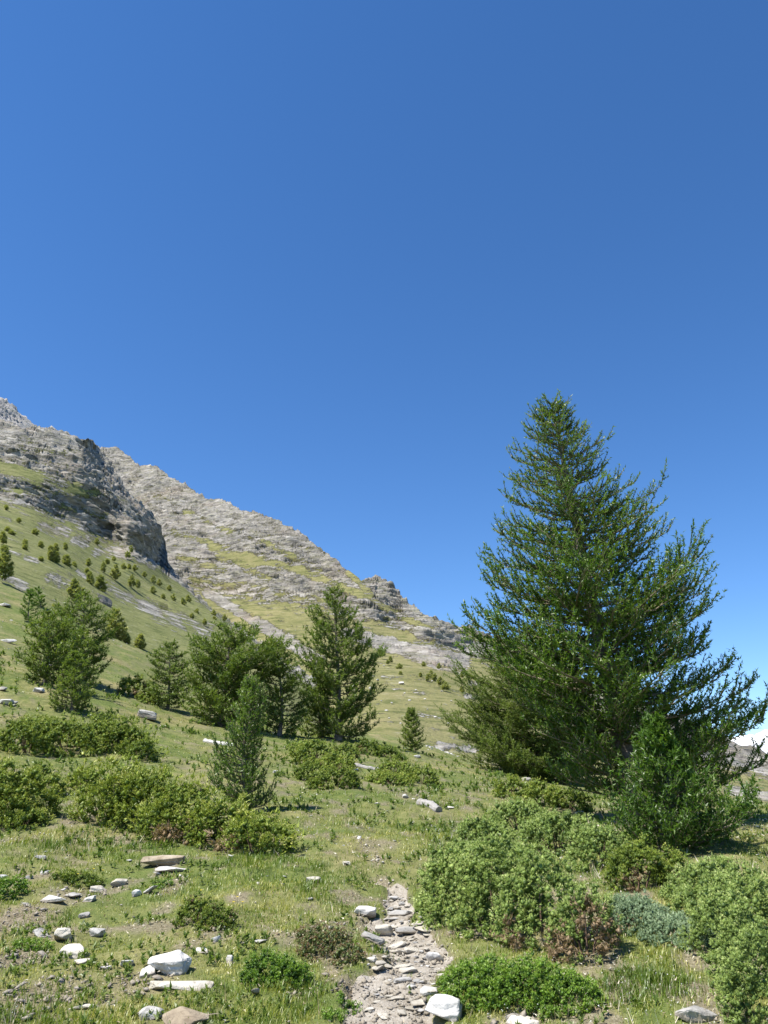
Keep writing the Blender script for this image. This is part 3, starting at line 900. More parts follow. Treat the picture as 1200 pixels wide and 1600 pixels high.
FOOT = []
STONES = [
    # px, py, w, h, material, label, extra
    (264, 1503, 64, 42, 'w', 'largest white cracked rock with a flat sloping top in the lower left grass', dict(sink=0.3, tilt=0.28, flat=0.55)),
    (231, 1519, 26, 24, 'w', 'small white wedge of rock leaning against the left side of the cracked white rock', dict(roll=-0.5, sink=0.3)),
    (282, 1538, 104, 16, 'c', 'long flat cream slab sunk in grass just below the white cracked rock', dict(flat=0.16, sink=0.45, rot=0.05, dep=0.35)),
    (255, 1346, 68, 18, 'b', 'flat brown topped slab with a dark broken end, below the green grass patch', dict(flat=0.24, rot=-0.1, sink=0.1, dep=0.6)),
    (268, 1358, 52, 11, 'w', 'thin pale slab lying directly under the brown topped slab', dict(flat=0.16, rot=-0.15, dep=0.6)),
    (185, 1380, 25, 13, 'c', 'rounded cream stone right of the three yellow flowers', {}),
    (155, 1389, 29, 13, 'c', 'low cream stone just below the three yellow flowers', {}),
    (153, 1381, 13, 9, 'w', 'little bluish white stone resting against the low cream stone', {}),
    (88, 1406, 58, 12, 'w', 'long white slab slanting down to the right on the bare left bank', dict(flat=0.2, rot=-0.35, dep=0.4)),
    (143, 1403, 29, 13, 'w', 'short flat pale slab right of the long white slab', dict(flat=0.35, rot=-0.3)),
    (113, 1398, 28, 8, 'g', 'narrow grey slab edge behind the long white slab', dict(flat=0.2, rot=-0.5)),
    (212, 1397, 15, 13, 'w', 'small bright white stone at the foot of the tilted grey flake', {}),
    (233, 1390, 28, 18, 'g', 'tilted grey flake of rock beside the small bright white stone', dict(flat=0.25, roll=-0.55, sink=0.1)),
    (131, 1431, 17, 12, 'g', 'single small grey stone in grass below the long white slab', {}),
    (151, 1457, 24, 18, 'g', 'pitted grey stone with flat face in grass, right of the cream boulders', {}),
    (96, 1462, 34, 24, 'c', 'angular cream rock topmost of the three piled on the left bank', dict(sink=0.2)),
    (66, 1458, 30, 12, 'g', 'thin grey slab edge slanting down beside the angular cream rock', dict(flat=0.2, roll=0.5, rot=-0.4)),
    (119, 1486, 50, 30, 'c', 'broad rounded cream boulder, middle of the three piled on the left bank', dict(sink=0.3)),
    (130, 1503, 28, 12, 'c', 'low cream stone, lowest of the three piled on the left bank', {}),
    (198, 1503, 19, 17, 'w', 'knobbly white stone left of the wedge leaning on the cracked rock', {}),
    (165, 1513, 17, 7, 'w', 'tiny flat white stone between the cream boulder and the knobbly white stone', {}),
    (128, 1574, 46, 9, 'c', 'pale bar shaped slab near the bottom edge at lower left', dict(flat=0.2, rot=0.05, dep=0.35)),
    (236, 1582, 36, 24, 'g', 'grey angular rock near the bottom edge, left of the reddish brown slab', dict(sink=0.3)),
    (287, 1595, 74, 22, 'b', 'reddish brown slab cut by the bottom edge at lower left', dict(flat=0.4, rot=0.2, sink=0.2)),
    (63, 1340, 18, 9, 'g', 'small grey stone in dry grass below the left edge juniper', {}),
    (68, 1363, 18, 9, 'g', 'flat grey stone above the long white slab, left of the flowers', {}),
    (44, 1371, 13, 7, 'g', 'tiny grey stone left of the flat grey stone on the dry bank', {}),
    (4, 1370, 14, 9, 'w', 'white stone cut by the left edge on the dry bank', {}),
    (358, 1501, 13, 16, 'w', 'small upright white stone left of the dark green cushion shrub', dict(flat=1.1)),
    (336, 1468, 15, 14, 'w', 'pale stone below the low juniper mound in the left grass', {}),
    (316, 1486, 23, 9, 'w', 'flat pale stone right of the cracked white rock', dict(flat=0.3)),
    (408, 1471, 20, 6, 'g', 'thin grey stone just above the dark green cushion shrub', dict(flat=0.25)),
    (490, 1375, 24, 13, 'c', 'cream stone alone in dry grass left of the trail end', {}),
    (537, 1347, 22, 11, 'c', 'flat pale stone in grass above the trail end', dict(flat=0.3)),
    (572, 1424, 34, 20, 'w', 'rounded pale rock on the left verge at the top of the trail', {}),
    (598, 1458, 30, 24, 'c', 'cream squared block standing on the left side of the trail', dict(sink=0.15, flat=0.75)),
    (583, 1473, 38, 15, 'g', 'tilted grey slab overhanging a dark hollow on the left trail edge', dict(flat=0.25, roll=0.35, sink=-0.6, rot=-0.2)),
    (581, 1500, 15, 11, 'c', 'small cream stone in the bank under the overhanging slab', {}),
    (680, 1497, 27, 19, 'w', 'bluish white angular stone at the foot of the big right juniper', {}),
    (694, 1573, 56, 54, 'w', 'big rough white boulder right of the trail at the bottom', dict(sink=0.36, flat=0.85, tilt=0.2)),
    (656, 1569, 36, 18, 'c', 'cream slab step left of the big rough white boulder', dict(flat=0.35)),
    (670, 1546, 27, 20, 'g', 'tan grey slab leaning on the right trail edge above the white boulder', dict(flat=0.35, tilt=0.3)),
    (628, 1534, 30, 12, 'g', 'rounded blue grey stone in the middle of the trail', dict(flat=0.4)),
    (816, 1598, 54, 14, 'c', 'pale rock cut by the bottom edge below the green cushion', {}),
    (1086, 1581, 60, 30, 'g', 'rounded beige grey rock with a dark hollow at lower right', dict(sink=0.35, roll=0.25)),
    (231, 1118, 32, 18, 'g', 'grey boulder with a dark notch below the small larch on the left', dict(sink=0.2, roll=0.2)),
    (257, 1135, 15, 4, 'w', 'thin white stone just right of the grey notched boulder', dict(flat=0.25)),
    (60, 1078, 17, 10, 'w', 'white wedge stone at the foot of the left larch clump', {}),
    (9, 1097, 22, 12, 'w', 'whitish rock at the left edge above the long juniper', {}),
    (22, 1099, 12, 10, 'g', 'dark grey rock touching the whitish rock at the left edge', {}),
    (3, 1077, 14, 9, 'c', 'cream rock cut by the left edge, higher than the whitish one', {}),
    (12, 1001, 30, 9, 'w', 'long pale slab lying on the left slope at the frame edge', dict(flat=0.25, rot=-0.3, dep=0.4)),
    (8, 945, 20, 9, 'w', 'white slab at the left edge, highest on the near slope', dict(flat=0.3, rot=-0.3)),
    (634, 1245, 12, 8, 'w', 'white stone in open grass above the grey log', {}),
    (590, 1255, 13, 4, 'w', 'thin pale stone in open grass left of the grey log', {}),
    (702, 1262, 15, 4, 'w', 'flat pale stone right of the grey log', {}),
    (430, 1206, 8, 6, 'w', 'white stone right of the young larch trunk', {}),
    (553, 1202, 14, 6, 'w', 'white stone end at the tip of the pale log between junipers', {}),
    (652, 1182, 10, 6, 'w', 'white stone at the foot of the lone sapling', {}),
    (1172, 1240, 26, 12, 'c', 'cream rock at the right edge beside the larch branches', {}),
    (822, 1218, 14, 9, 'c', 'cream stone under the hanging branches of the left larch', {}),
    (905, 1270, 14, 8, 'c', 'cream stone in front of the junipers under the big larch', {}),
]
for i, (px, py, w, h, mt, lab, ex) in enumerate(STONES):
    o = put_stone('rock' if w >= 30 else 'stone', px, py, w, h, mt, 100 + i * 7, **ex)
    tag(o, lab, 'rock' if w >= 30 else 'stone', 'loose stones in the grass')

# the cracked rock's second slab, and the stones bedded in the trail
small_stones = [stone_mesh('stone', 900 + k, 0.75, 14, 0.04, 1, 0.6) for k in range(10)]
stone_mats = [M_ST_WHITE, M_ST_CREAM, M_ST_CREAM, M_ST_GREY, M_ST_CREAM]
for k, m in enumerate(small_stones):
    m.materials.append(stone_mats[k % 5])
rnd = random.Random(5)
def trail_stone(px, py, w, asp):
    p = hit(px, py)
    W = 1.25 * w * mpp(p)
    o = link('stone', rnd.choice(small_stones), None, trail)
    if w > 20:
        W, asp = W * 1.2, asp * 0.6
    o.scale = (W, W * rnd.uniform(0.6, 0.95), W * asp)
    o.location = (p[0], p[1], p[2] + 0.012 + W * asp * rnd.uniform(0.08, 0.28))
    o.rotation_euler = (rnd.uniform(-0.12, 0.12), rnd.uniform(-0.12, 0.12), rnd.uniform(0, 6.28))
for px, py, w in [(613, 1408, 14), (628, 1416, 16), (622, 1423, 18), (637, 1421, 14), (610, 1424, 15), (624, 1433, 30), (640, 1430, 24), (617, 1441, 24), (609, 1430, 12), (655, 1448, 22), (645, 1460, 40), (664, 1458, 26), (668, 1464, 20),
                  (622, 1482, 26), (620, 1492, 34), (672, 1481, 16), (648, 1490, 30), (666, 1489, 12), (595, 1515, 18), (592, 1524, 20), (624, 1514, 30), (637, 1522, 26), (606, 1515, 14), (608, 1540, 16), (651, 1538, 14), (644, 1548, 16),
                  (620, 1565, 22), (606, 1565, 14), (590, 1570, 14), (645, 1582, 26), (660, 1588, 16), (628, 1590, 18), (575, 1586, 16), (600, 1594, 20), (690, 1530, 12), (616, 1455, 12), (600, 1500, 12), (580, 1535, 10), (674, 1555, 14), (586, 1555, 12)]:
    trail_stone(px, py, w, rnd.uniform(0.25, 0.5))
for _ in range(150):
    k = rnd.uniform(0, 1) ** 0.8
    py = 1404 + k * 196
    cx = np.interp(py, [t[1] for t in TRAIL_PX][::-1], [t[0] for t in TRAIL_PX][::-1])
    hw = np.interp(py, [t[1] for t in TRAIL_PX][::-1], [t[2] for t in TRAIL_PX][::-1])
    trail_stone(cx + rnd.uniform(-1, 1) * hw, py, rnd.choice([4, 5, 6, 6, 8, 10]), rnd.uniform(0.3, 0.6))

# loose gravel: too many to count
def gravel():
    N = 7000
    Vs, Fs, T = [], [], []
    base = np.array([(1, 0, 0), (-0.5, 0.8, 0), (-0.6, -0.8, 0), (0.2, 0.1, 0.6), (-0.1, 0.2, -0.5)], float)
    tri = np.array([(0, 1, 3), (1, 2, 3), (2, 0, 3), (1, 0, 4), (2, 1, 4), (0, 2, 4)])
    rg = np.random.default_rng(3)
    d = 3.6 * np.exp(rg.uniform(0, 1.5, N * 8))
    a = rg.uniform(R(-32), R(32), N * 8)
    x, y = d * np.sin(a), d * np.cos(a)
    keep = rg.uniform(size=len(x)) < np.clip(np.maximum(bare_mask(x, y) * 0.55, trail_mask(x, y)), 0, 1)
    x, y = x[keep][:N], y[keep][:N]
    n = len(x)
    s = 0.005 + 0.022 * rg.uniform(size=n) ** 4
    rot = rg.uniform(0, 6.28, n)
    b = np.repeat(base[None], n, 0) + rg.normal(0, 0.2, (n, 5, 3))
    bx = b[..., 0] * np.cos(rot)[:, None] - b[..., 1] * np.sin(rot)[:, None]
    by = b[..., 0] * np.sin(rot)[:, None] + b[..., 1] * np.cos(rot)[:, None]
    V = np.stack([x[:, None] + bx * s[:, None], y[:, None] + by * s[:, None], (ground_z(x, y) + 0.012)[:, None] + b[..., 2] * s[:, None]], -1)
    Fc = tri[None] + (np.arange(n) * 5)[:, None, None]
    link('gravel', mesh_np('gravel', V.reshape(-1, 3), Fc.reshape(-1, 3)), M_ST_CREAM, kind='stuff')
gravel()

def fragments():
    """flat chips of pale rock lying in the worn turf"""
    rg = np.random.default_rng(17)
    srcs = []
    for k in range(6):
        mm = stone_mesh('chip', 700 + k, 0.5, 12, 0.03, 0, 0.6)
        bm = bmesh.new()
        bm.from_mesh(mm)
        bmesh.ops.triangulate(bm, faces=bm.faces)
        bm.verts.index_update()
        srcs.append((np.array([v.co for v in bm.verts]), np.array([[v.index for v in f.verts] for f in bm.faces])))
        bm.free()
        bpy.data.meshes.remove(mm)
    N = 9000
    d = 3.8 * np.exp(rg.uniform(0, 1.15, N))
    a = rg.uniform(R(-32), R(30), N)
    x, y = d * np.sin(a), d * np.cos(a)
    w = np.clip(bare_mask(x, y) * 0.30 + 0.05 * thin(x, y) + 0.012, 0, 1) * np.where(a < 0.02, 1.0, 0.5)
    keep = (rg.uniform(size=N) < w) & (trail_mask(x, y) < 0.2)
    x, y = x[keep], y[keep]
    parts = []
    for i in range(len(x)):
        V, Fc = srcs[i % 6]
        sc = 0.025 + 0.07 * rg.uniform() ** 2.5
        th = rg.uniform(0, 6.28)
        c, s_ = math.cos(th), math.sin(th)
        Q = V * np.array([1, 0.75, 0.55]) * sc
        Q = np.stack([Q[:, 0] * c - Q[:, 1] * s_ + x[i], Q[:, 0] * s_ + Q[:, 1] * c + y[i], Q[:, 2] + Q[:, 0] * rg.normal(0, 0.2) + float(ground_z(x[i], y[i])) + 0.10 * sc + 0.006], 1)
        parts.append((Q, Fc))
    V, Fc = join(parts)
    link('rock_chips', mesh_np('rock_chips', V, Fc), M_ST_CHIP, kind='stuff')
fragments()

# pale stones dotted over the far slope and the stony band below it
far_stone = stone_mesh('stone', 77, 0.8, 14, 0.03, 0)
far_stone.materials.append(M_ST_WHITE)
rnd = random.Random(31)
USED = set()
def where(what, px, py, marks):
    """a label from the nearest findable marks: (px, py, name)"""
    ms = sorted(marks, key=lambda m: (m[0] - px) ** 2 + (m[1] - py) ** 2)
    for far in (0, 1):
        for mx, my, nm in ms[:3 + 3 * far]:
            dx, dy = px - mx, py - my
            r = math.hypot(dx, dy)
            v = 'above' if dy < 0 else 'below'
            h = 'left' if dx < 0 else 'right'
            if abs(dx) > 2.2 * abs(dy):
                rel = h + ' of'
            elif abs(dy) > 2.2 * abs(dx):
                rel = v
            else:
                rel = v + ' and ' + h + ' of'
            q = 'just ' if r < 18 else ('a little ' if r < 36 else ('some way ' if r < 70 else 'far '))
            lab = f'{what} {q}{rel} {nm}'
            if lab not in USED:
                USED.add(lab)
                return lab
    return f'{what} near {ms[0][2]}'

def far_dot(p, w, label, group):
    o = link('stone', far_stone)
    o.location = p
    o.scale = (w, w * 0.8, w * 0.6)
    o.rotation_euler = (0, 0, rnd.uniform(0, 6))
    tag(o, label, 'stone', group)
MARKS_SLOPE = [(627, 1067, 'the largest white slope stone'), (592, 1060, 'the tall pointed larch'), (644, 1140, 'the lone sapling'), (690, 1163, 'the stony strip'), (690, 1050, 'the low rock band'), (720, 1090, 'the hanging larch branches'), (674, 1055, 'the sapling pair on the slope')]
for px, py, w in [(627, 1067, 10), (653, 1054, 6), (600, 1040, 5), (572, 1082, 7), (620, 1050, 4), (640, 1094, 5), (612, 1098, 5), (668, 1108, 4), (604, 1110, 6), (590, 1062, 6), (580, 1075, 8), (650, 1078, 4), (690, 1080, 4), (705, 1095, 4),
                  (616, 1078, 4), (632, 1083, 4), (664, 1092, 4), (680, 1120, 5), (700, 1130, 5), (608, 1122, 5), (626, 1130, 4), (596, 1095, 5), (610, 1060, 4), (675, 1064, 4)]:
    d = math.exp(float(RIDGE_LD(px, py)))
    p = at(px, py, d * 0.99)
    far_dot(p, w * d / F, where('white stone', px, py, MARKS_SLOPE), 'white stones on the far slope')
for k in range(26):
    px, py = rnd.uniform(664, 716), rnd.uniform(1158, 1172)
    p = hit(px, py)
    far_dot(p, rnd.uniform(3, 8) * mpp(p), 'pale stone in the stony strip left of the big larch foot', 'stones in the stony strip')
for k in range(26):
    px, py = rnd.uniform(862, 905), rnd.uniform(1200, 1222)
    p = hit(px, py)
    far_dot(p, rnd.uniform(5, 11) * mpp(p), 'pale stone in the heap under the left larch', 'stones heaped under the larch')
MARKS_LEFT = [(45, 950, 'the dark small larch'), (68, 1010, 'the broad low larch'), (128, 1000, 'the taller clump larch'), (12, 1001, 'the long pale edge slab'), (181, 980, 'the narrow grey green larch'), (112, 1060, 'the small bright larch'), (8, 945, 'the high white edge slab'), (60, 1078, 'the white wedge stone'), (205, 1070, 'the reddish juniper')]
MARKS_OPEN = [(505, 1210, 'the central juniper mounds'), (672, 1265, 'the short grey log'), (640, 1215, 'the flat green juniper'), (566, 1202, 'the pale grey log'), (634, 1245, 'the white stone above the log'), (490, 1375, 'the lone cream stone'), (537, 1347, 'the flat pale stone'), (394, 1250, 'the slim young larch'), (700, 1320, 'the biggest right juniper'), (610, 1395, 'the trail end')]
rnd = random.Random(8)
for k in range(46):                                                # left near slope and central grass
    if k < 22:
        px, py = rnd.uniform(0, 210), rnd.uniform(940, 1060)
        lab, g = where('small white stone', px, py, MARKS_LEFT), 'white stones on the upper left slope'
    else:
        px, py = rnd.uniform(430, 720), rnd.uniform(1205, 1330)
        lab, g = where('small pale stone', px, py, MARKS_OPEN), 'pale stones in the open grass'
    p = hit(px, py)
    far_dot(p, rnd.uniform(2.5, 5.5) * mpp(p), lab, g)

# dark boulder on the green hillside
d = math.exp(float(HILL_LD(160, 945)))
p = at(160, 945, d * 0.985)
me = stone_mesh('boulder', 5, 1.0, 22, 0.07, 3, 0.5)
me.transform(Matrix.Diagonal((26 * d / F, 20 * d / F, 34 * d / F, 1)))
o = link('boulder', me, M_CRAG, loc=p)
o.rotation_euler = (0.2, 0.3, 0.6)
tag(o, 'dark rounded crag of grey rock on the green hillside above the left larches', 'boulder')

# ------------------------------------------------------------------ fallen logs
def log(name, a, b, ra, rb, mat, label, lift=0.4):
    pa, pb = hit(*a), hit(*b)
    n = 14
    t = np.linspace(0, 1, n)
    P = pa[None] * (1 - t)[:, None] + pb[None] * t[:, None]
    k = mpp(pa)
    rr = (ra * (1 - t) + rb * t) * k
    P[:, 2] = np.maximum(P[:, 2], ground_z(P[:, 0], P[:, 1])) + rr * lift
    P += 0.12 * rr[:, None] * RNG.normal(size=(n, 3))
    sides = 10
    V, Fq = tube(P, rr * (1 + 0.12 * RNG.normal(size=n)), sides)
    bm = bmesh.new()
    vs = [bm.verts.new(v) for v in V]
    for f in Fq:
        bm.faces.new([vs[i] for i in f])
    bm.faces.new(vs[:sides][::-1])
    bm.faces.new(vs[-sides:])
    bmesh.ops.recalc_face_normals(bm, faces=bm.faces)
    me = bpy.data.meshes.new(name)
    bm.to_mesh(me)
    bm.free()
    c = np.array(P[0])
    me.transform(Matrix.Translation(-Vector(c)))
    return tag(link(name, me, mat, loc=c), label, 'log')
log('fallen_log', (320, 1160), (368, 1167), 3.6, 2.8, M_BLEACHED, 'bleached white log lying in the grass left of the young larch')
log('fallen_log', (541, 1197), (592, 1206), 4.2, 3.2, M_LOGGREY, 'pale grey log between the two rows of central junipers')
log('fallen_log', (656, 1258), (685, 1270), 5.5, 6.5, M_LOGGREY, 'short thick grey log with a cut end in open grass')

# ------------------------------------------------------------------ larches
def larch(name, base, apex, prof, label, group=None, cat='larch', n_limb=60, seed=1, mat=None, t0=0.06, twig_gap=0.13, lift=0.28, needle=0.045, nb=9,
          up=0.35, tint=0.5, limbs=True, twig_len=0.42, trunk_r=None, density=1.0, width=0.011, bend=0.05, shoot_up=0.0, seg=0.07, rag=0.72, top_tint=0.0, te_pow=1.0, upturn=0.06):
    """base, apex in world; prof(t, phi) = crown radius in metres at height fraction t"""
    rg = np.random.default_rng(seed)
    mat = mat or M_LARCH
    base, apex = np.array(base, float), np.array(apex, float)
    H = np.linalg.norm(apex - base)
    root = thing(name, base, label, cat, group)
    tr = trunk_r if trunk_r else 0.018 * H + 0.01
    bx, by = rg.normal(0, bend, 2) * H
    def axis(t):
        t = np.asarray(t, float)
        p = base[None] * (1 - t)[..., None] + apex[None] * t[..., None]
        s = (np.sin(t * math.pi) * (1 - t))
        p = p + np.stack([bx * s, by * s, 0 * s], -1)
        return p - base[None]
    tt = np.linspace(0, 1, 14)
    tp = axis(tt)
    tp[0, 2] -= 0.15
    V, Fq = tube(tp, tr * (1 - tt) ** 0.85 + 0.004 + tr * 0.5 * np.exp(-tt * 25), 8)
    link('trunk', mesh_np('trunk', V, Fq, smooth=True), M_BARK, root)
    sp, sa, sl, st = [], [], [], []
    phi = rg.uniform(0, 6.28)
    for i in range(n_limb):
        te = t0 + (1 - t0) * ((i + rg.uniform(0, 1)) / n_limb) ** te_pow
        phi += 2.39996 + rg.normal(0, 0.35)
        Rr = prof(te, phi) * rg.uniform(rag, 1.06)
        if Rr < 0.02:
            continue
        tsx = max(0.02, te - (lift + 0.25 * te) * Rr / H * rg.uniform(0.7, 1.25))
        p0 = axis(np.array([tsx]))[0]
        p1 = axis(np.array([min(te, 1)]))[0] + Rr * np.array([math.sin(phi), math.cos(phi), 0])
        n = 9
        s = np.linspace(0, 1, n)
        L = np.linalg.norm(p1 - p0)
        pts = p0[None] * (1 - s)[:, None] + p1[None] * s[:, None]
        sag = -0.10 * L * np.sin(s * math.pi) * (1 - te) - 0.02 * L * np.sin(s * math.pi)
        pts[:, 2] += sag + upturn * L * s ** 3
        side = np.array([math.cos(phi), -math.sin(phi), 0])
        pts += side[None] * (rg.normal(0, 0.06) * L * np.sin(s * math.pi))[:, None]
        pts += rg.normal(0, 0.012 * L, pts.shape) * s[:, None]
        lr = min(tr * 0.45, 0.012 * L + 0.004)
        wood = [tube(pts, lr * (1 - s) + 0.003, 5)]
        tint_l = tint + rg.normal(0, 0.10) + top_tint * max(0, te - 0.55) / 0.45
        m = max(5, int(L / twig_gap))
        for k in range(m):
            sk = 0.14 + 0.86 * (k + rg.uniform(0, 1)) / m
            j = min(int(sk * (n - 1)), n - 2)
            f = sk * (n - 1) - j
            q0 = pts[j] * (1 - f) + pts[j + 1] * f
            tan = unit(pts[j + 1] - pts[j])
            for sg in (-1, 1):
                if rg.uniform() > 0.92 * density:
                    continue
                l2 = twig_len * L * (0.35 + 0.65 * math.sin(min(1, sk * 1.1) * math.pi * 0.8)) * rg.uniform(0.35, 1.1)
                l2 = min(max(l2, 0.2 * min(1, H / 3)), 0.95)
                dirv = unit(tan * rg.uniform(0.5, 1.2) + side * sg * rg.uniform(0.5, 1.1) + np.array([0, 0, 1]) * (up + rg.normal(0, 0.30)))
                ns = max(2, int(l2 / seg) + 1)
                s2 = np.linspace(0, 1, ns)
                tw = q0[None] + dirv[None] * (s2 * l2)[:, None]
                tw[:, 2] += (shoot_up + 0.12) * l2 * s2 ** 2
                tw += rg.normal(0, 0.03 * l2, 3)[None] * (s2 ** 2)[:, None]
                if l2 > 0.1:
                    wood.append(tube(tw[[0, ns // 2, -1]] if ns > 2 else tw, np.array([0.0045, 0.003, 0.0015][:3 if ns > 2 else 2]) * min(1.6, max(0.7, H / 4)), 3))
                d2 = np.diff(tw, axis=0)
                sp.append(tw[:-1]); sa.append(unit(d2)); sl.append(np.linalg.norm(d2, axis=1)); st.append(tint_l + 0.22 * s2[1:] - 0.05 + rg.normal(0, 0.05))
                if l2 > 0.26:                                       # side shoots on the longer twigs
                    for q in range(int(l2 / 0.11)):
                        sq = rg.uniform(0.2, 0.95)
                        b = q0 + dirv * sq * l2
                        b = b + np.array([0, 0, (shoot_up + 0.12) * l2 * sq ** 2])
                        dv = unit(dirv + 0.9 * unit(rg.normal(size=3)) + np.array([0, 0, 0.35 + shoot_up]))
                        l3 = rg.uniform(0.07, 0.2)
                        n3 = max(1, int(l3 / seg))
                        for r in range(n3):
                            sp.append((b + dv * l3 * r / n3)[None]); sa.append(dv[None]); sl.append(np.array([l3 / n3])); st.append(np.array([tint_l + 0.14]))
        # the limb's own tip
        d2 = np.diff(pts[n // 2:], axis=0)
        sp.append(pts[n // 2:-1]); sa.append(unit(d2)); sl.append(np.linalg.norm(d2, axis=1)); st.append(np.full(len(d2), tint_l + 0.1))
        if limbs:
            V, Fq = join(wood)
            link('limb', mesh_np('limb', V, Fq), M_TWIG, root)
    P, A, L = np.concatenate(sp), np.concatenate(sa), np.concatenate(sl)
    T = np.clip(np.concatenate(st), 0, 1)
    N = len(P)
    # needles: blade length is the needle's, spread along the shoot
    P2 = np.repeat(P, nb, 0)
    A2 = np.repeat(A, nb, 0)
    L2 = np.repeat(L, nb)
    p0 = P2 + A2 * (L2 * rg.uniform(0, 1, N * nb))[:, None]
    dirs = unit(A2 * 0.75 + unit(rg.normal(size=(N * nb, 3))) + np.array([0, 0, 0.12]))
    nl = needle * rg.uniform(0.6, 1.15, N * nb)
    sd = unit(np.cross(dirs, rg.normal(0, 0.6, (N * nb, 3)) + np.array([-0.25, -0.25, 0.9]))) * (width / 2)
    V = np.stack([p0 - sd, p0 + sd, p0 + dirs * nl[:, None]], 1).reshape(-1, 3)
    tt_ = np.clip(np.repeat(T, nb) + rg.normal(0, 0.07, N * nb), 0, 1)
    crown = link('crown', mesh_np('crown', V, np.arange(N * nb * 3).reshape(-1, 3), {'tint': ('FACE', tt_)}), mat, root)
    return root, N * nb

TRI = 0
def table_prof(base, apex, rows, k, noise_amp=0.12, seed=0, deep=0.9, grow=1.0, round_top=0.0):
    """crown radius from rows (py, left px, right px) against the trunk line; k metres per pixel"""
    (bx, by), (ax, ay) = base, apex
    rows = np.array(rows, float)
    tt = (by - rows[:, 0]) / (by - ay)
    cx = bx + (ax - bx) * tt
    o = np.argsort(tt)
    Lf, Rt, tt = grow * (cx - rows[:, 1])[o] * k, grow * (rows[:, 2] - cx)[o] * k, tt[o]
    def f(t, phi):
        l, r = np.interp(t, tt, Lf), np.interp(t, tt, Rt)
        s = math.sin(phi)
        side = r if s > 0 else l
        mid = deep * 0.5 * (l + r)
        w = abs(s)
        v = side * w + mid * (1 - w)
        v *= 1 + round_top * max(0.0, t - 0.45) / 0.55
        return max(0.0, v * (1 + noise_amp * float(fbm(phi * 1.3, t * 7, seed, 2, seed))))
    return f

def ptree(name, bx, by, ax, ay, rows, label, d=None, hill=None, **kw):
    """tree whose foot is at pixel (bx, by) on the ground and whose tip shows at (ax, ay)"""
    global TRI
    if hill is not None:
        dd = math.exp(float(hill(bx, by)))
        base = at(bx, by, dd * 0.99)
    elif d is not None:
        x, y, z = ray(bx, by)
        base = np.array([x * d, y * d, 0.0])
        base[2] = float(ground_z(base[0], base[1]))
    else:
        base = hit(bx, by)
    k = mpp(base)
    dd = math.hypot(base[0], base[1])
    x, y, z = ray(ax, ay)
    y0 = base[1]
    apex = np.array([x / y * y0, y0, EYE + z / y * y0])
    prof = table_prof((bx, by), (ax, ay), rows, k, kw.pop('noise_amp', 0.14), kw.get('seed', 1), kw.pop('deep', 0.9), kw.pop('grow', 1.0), kw.pop('round_top', 0.0))
    o, n = larch(name, base, apex, prof, label, **kw)
    TRI += n
    return o

# the great larch, the one behind its left shoulder, the young one at its foot
ptree('larch_tree', 1003, 1288, 862, 636, [(636, 848, 878), (655, 830, 898), (680, 808, 908), (710, 800, 962), (735, 786, 975), (765, 776, 972), (790, 774, 1045), (825, 764, 1062), (860, 760, 1074), (900, 752, 1072), (935, 726, 1125),
      (965, 722, 1132), (1000, 724, 1120), (1040, 722, 1118), (1060, 728, 1135), (1090, 745, 1165), (1120, 770, 1190), (1150, 800, 1205), (1190, 840, 1200), (1230, 880, 1195), (1288, 940, 1150)],
      'tallest larch tree, dense dark green crown leaning left against the blue sky', cat='larch', n_limb=285, seed=4, grow=0.96, t0=0.08, te_pow=1.12, upturn=0.02, twig_gap=0.11, lift=0.10, needle=0.058, nb=8, up=0.27, noise_amp=0.20, rag=0.66, twig_len=0.32, tint=0.42, trunk_r=0.15, width=0.0185, bend=0.015, shoot_up=0.22, deep=0.8)
ptree('larch_tree', 888, 1226, 838, 985, [(985, 820, 850), (1030, 745, 905), (1080, 722, 930), (1110, 716, 940), (1150, 718, 945), (1185, 722, 940), (1205, 740, 935), (1226, 860, 900)],
      'dull green larch with hanging twigs behind the left foot of the tallest larch', n_limb=150, seed=9, t0=0.05, lift=0.1, needle=0.065, nb=8, up=-0.05, tint=0.48, mat=M_LARCH_FAR, twig_gap=0.12, width=0.022, trunk_r=0.11)
ptree('young_larch', 1052, 1325, 1022, 1128, [(1128, 1016, 1028), (1160, 992, 1050), (1200, 965, 1085), (1240, 942, 1125), (1280, 928, 1168), (1308, 934, 1184), (1325, 985, 1135)],
      'bushy young larch with upright bright shoots in front of the tallest larch', n_limb=130, seed=14, t0=0.05, lift=0.16, needle=0.055, nb=10, up=0.45, tint=0.30, grow=1.02, twig_gap=0.10, width=0.017, shoot_up=0.35, upturn=0.03, trunk_r=0.05, noise_amp=0.30, rag=0.6)
# the middle ground
ptree('larch_tree', 528, 1157, 522, 921, [(921, 518, 528), (950, 492, 548), (975, 478, 575), (1000, 470, 578), (1030, 462, 590), (1060, 460, 594), (1090, 468, 596), (1120, 480, 598), (1145, 490, 590), (1157, 520, 545)],
      'tall pointed larch, highest of the middle group, against the mountain', group='larches in the middle distance', n_limb=105, seed=21, t0=0.05, lift=0.21, mat=M_LARCH_FAR, needle=0.13, nb=6, rag=0.62, grow=1.00, round_top=0.2, upturn=0.02, noise_amp=0.22, up=0.35, tint=0.35, twig_gap=0.17, width=0.038, seg=0.12, deep=0.95, shoot_up=0.2)
ptree('young_larch', 505, 1152, 499, 1072, [(1072, 497, 501), (1100, 480, 520), (1130, 470, 538), (1150, 474, 535)],
      'short bright young larch at the front foot of the tall pointed larch', group='larches in the middle distance', n_limb=57, seed=22, lift=0.21, mat=M_LARCH_FAR, needle=0.116, nb=6, rag=0.62, grow=1.08, upturn=0.02, noise_amp=0.22, tint=0.44, twig_gap=0.150, width=0.036, seg=0.12)
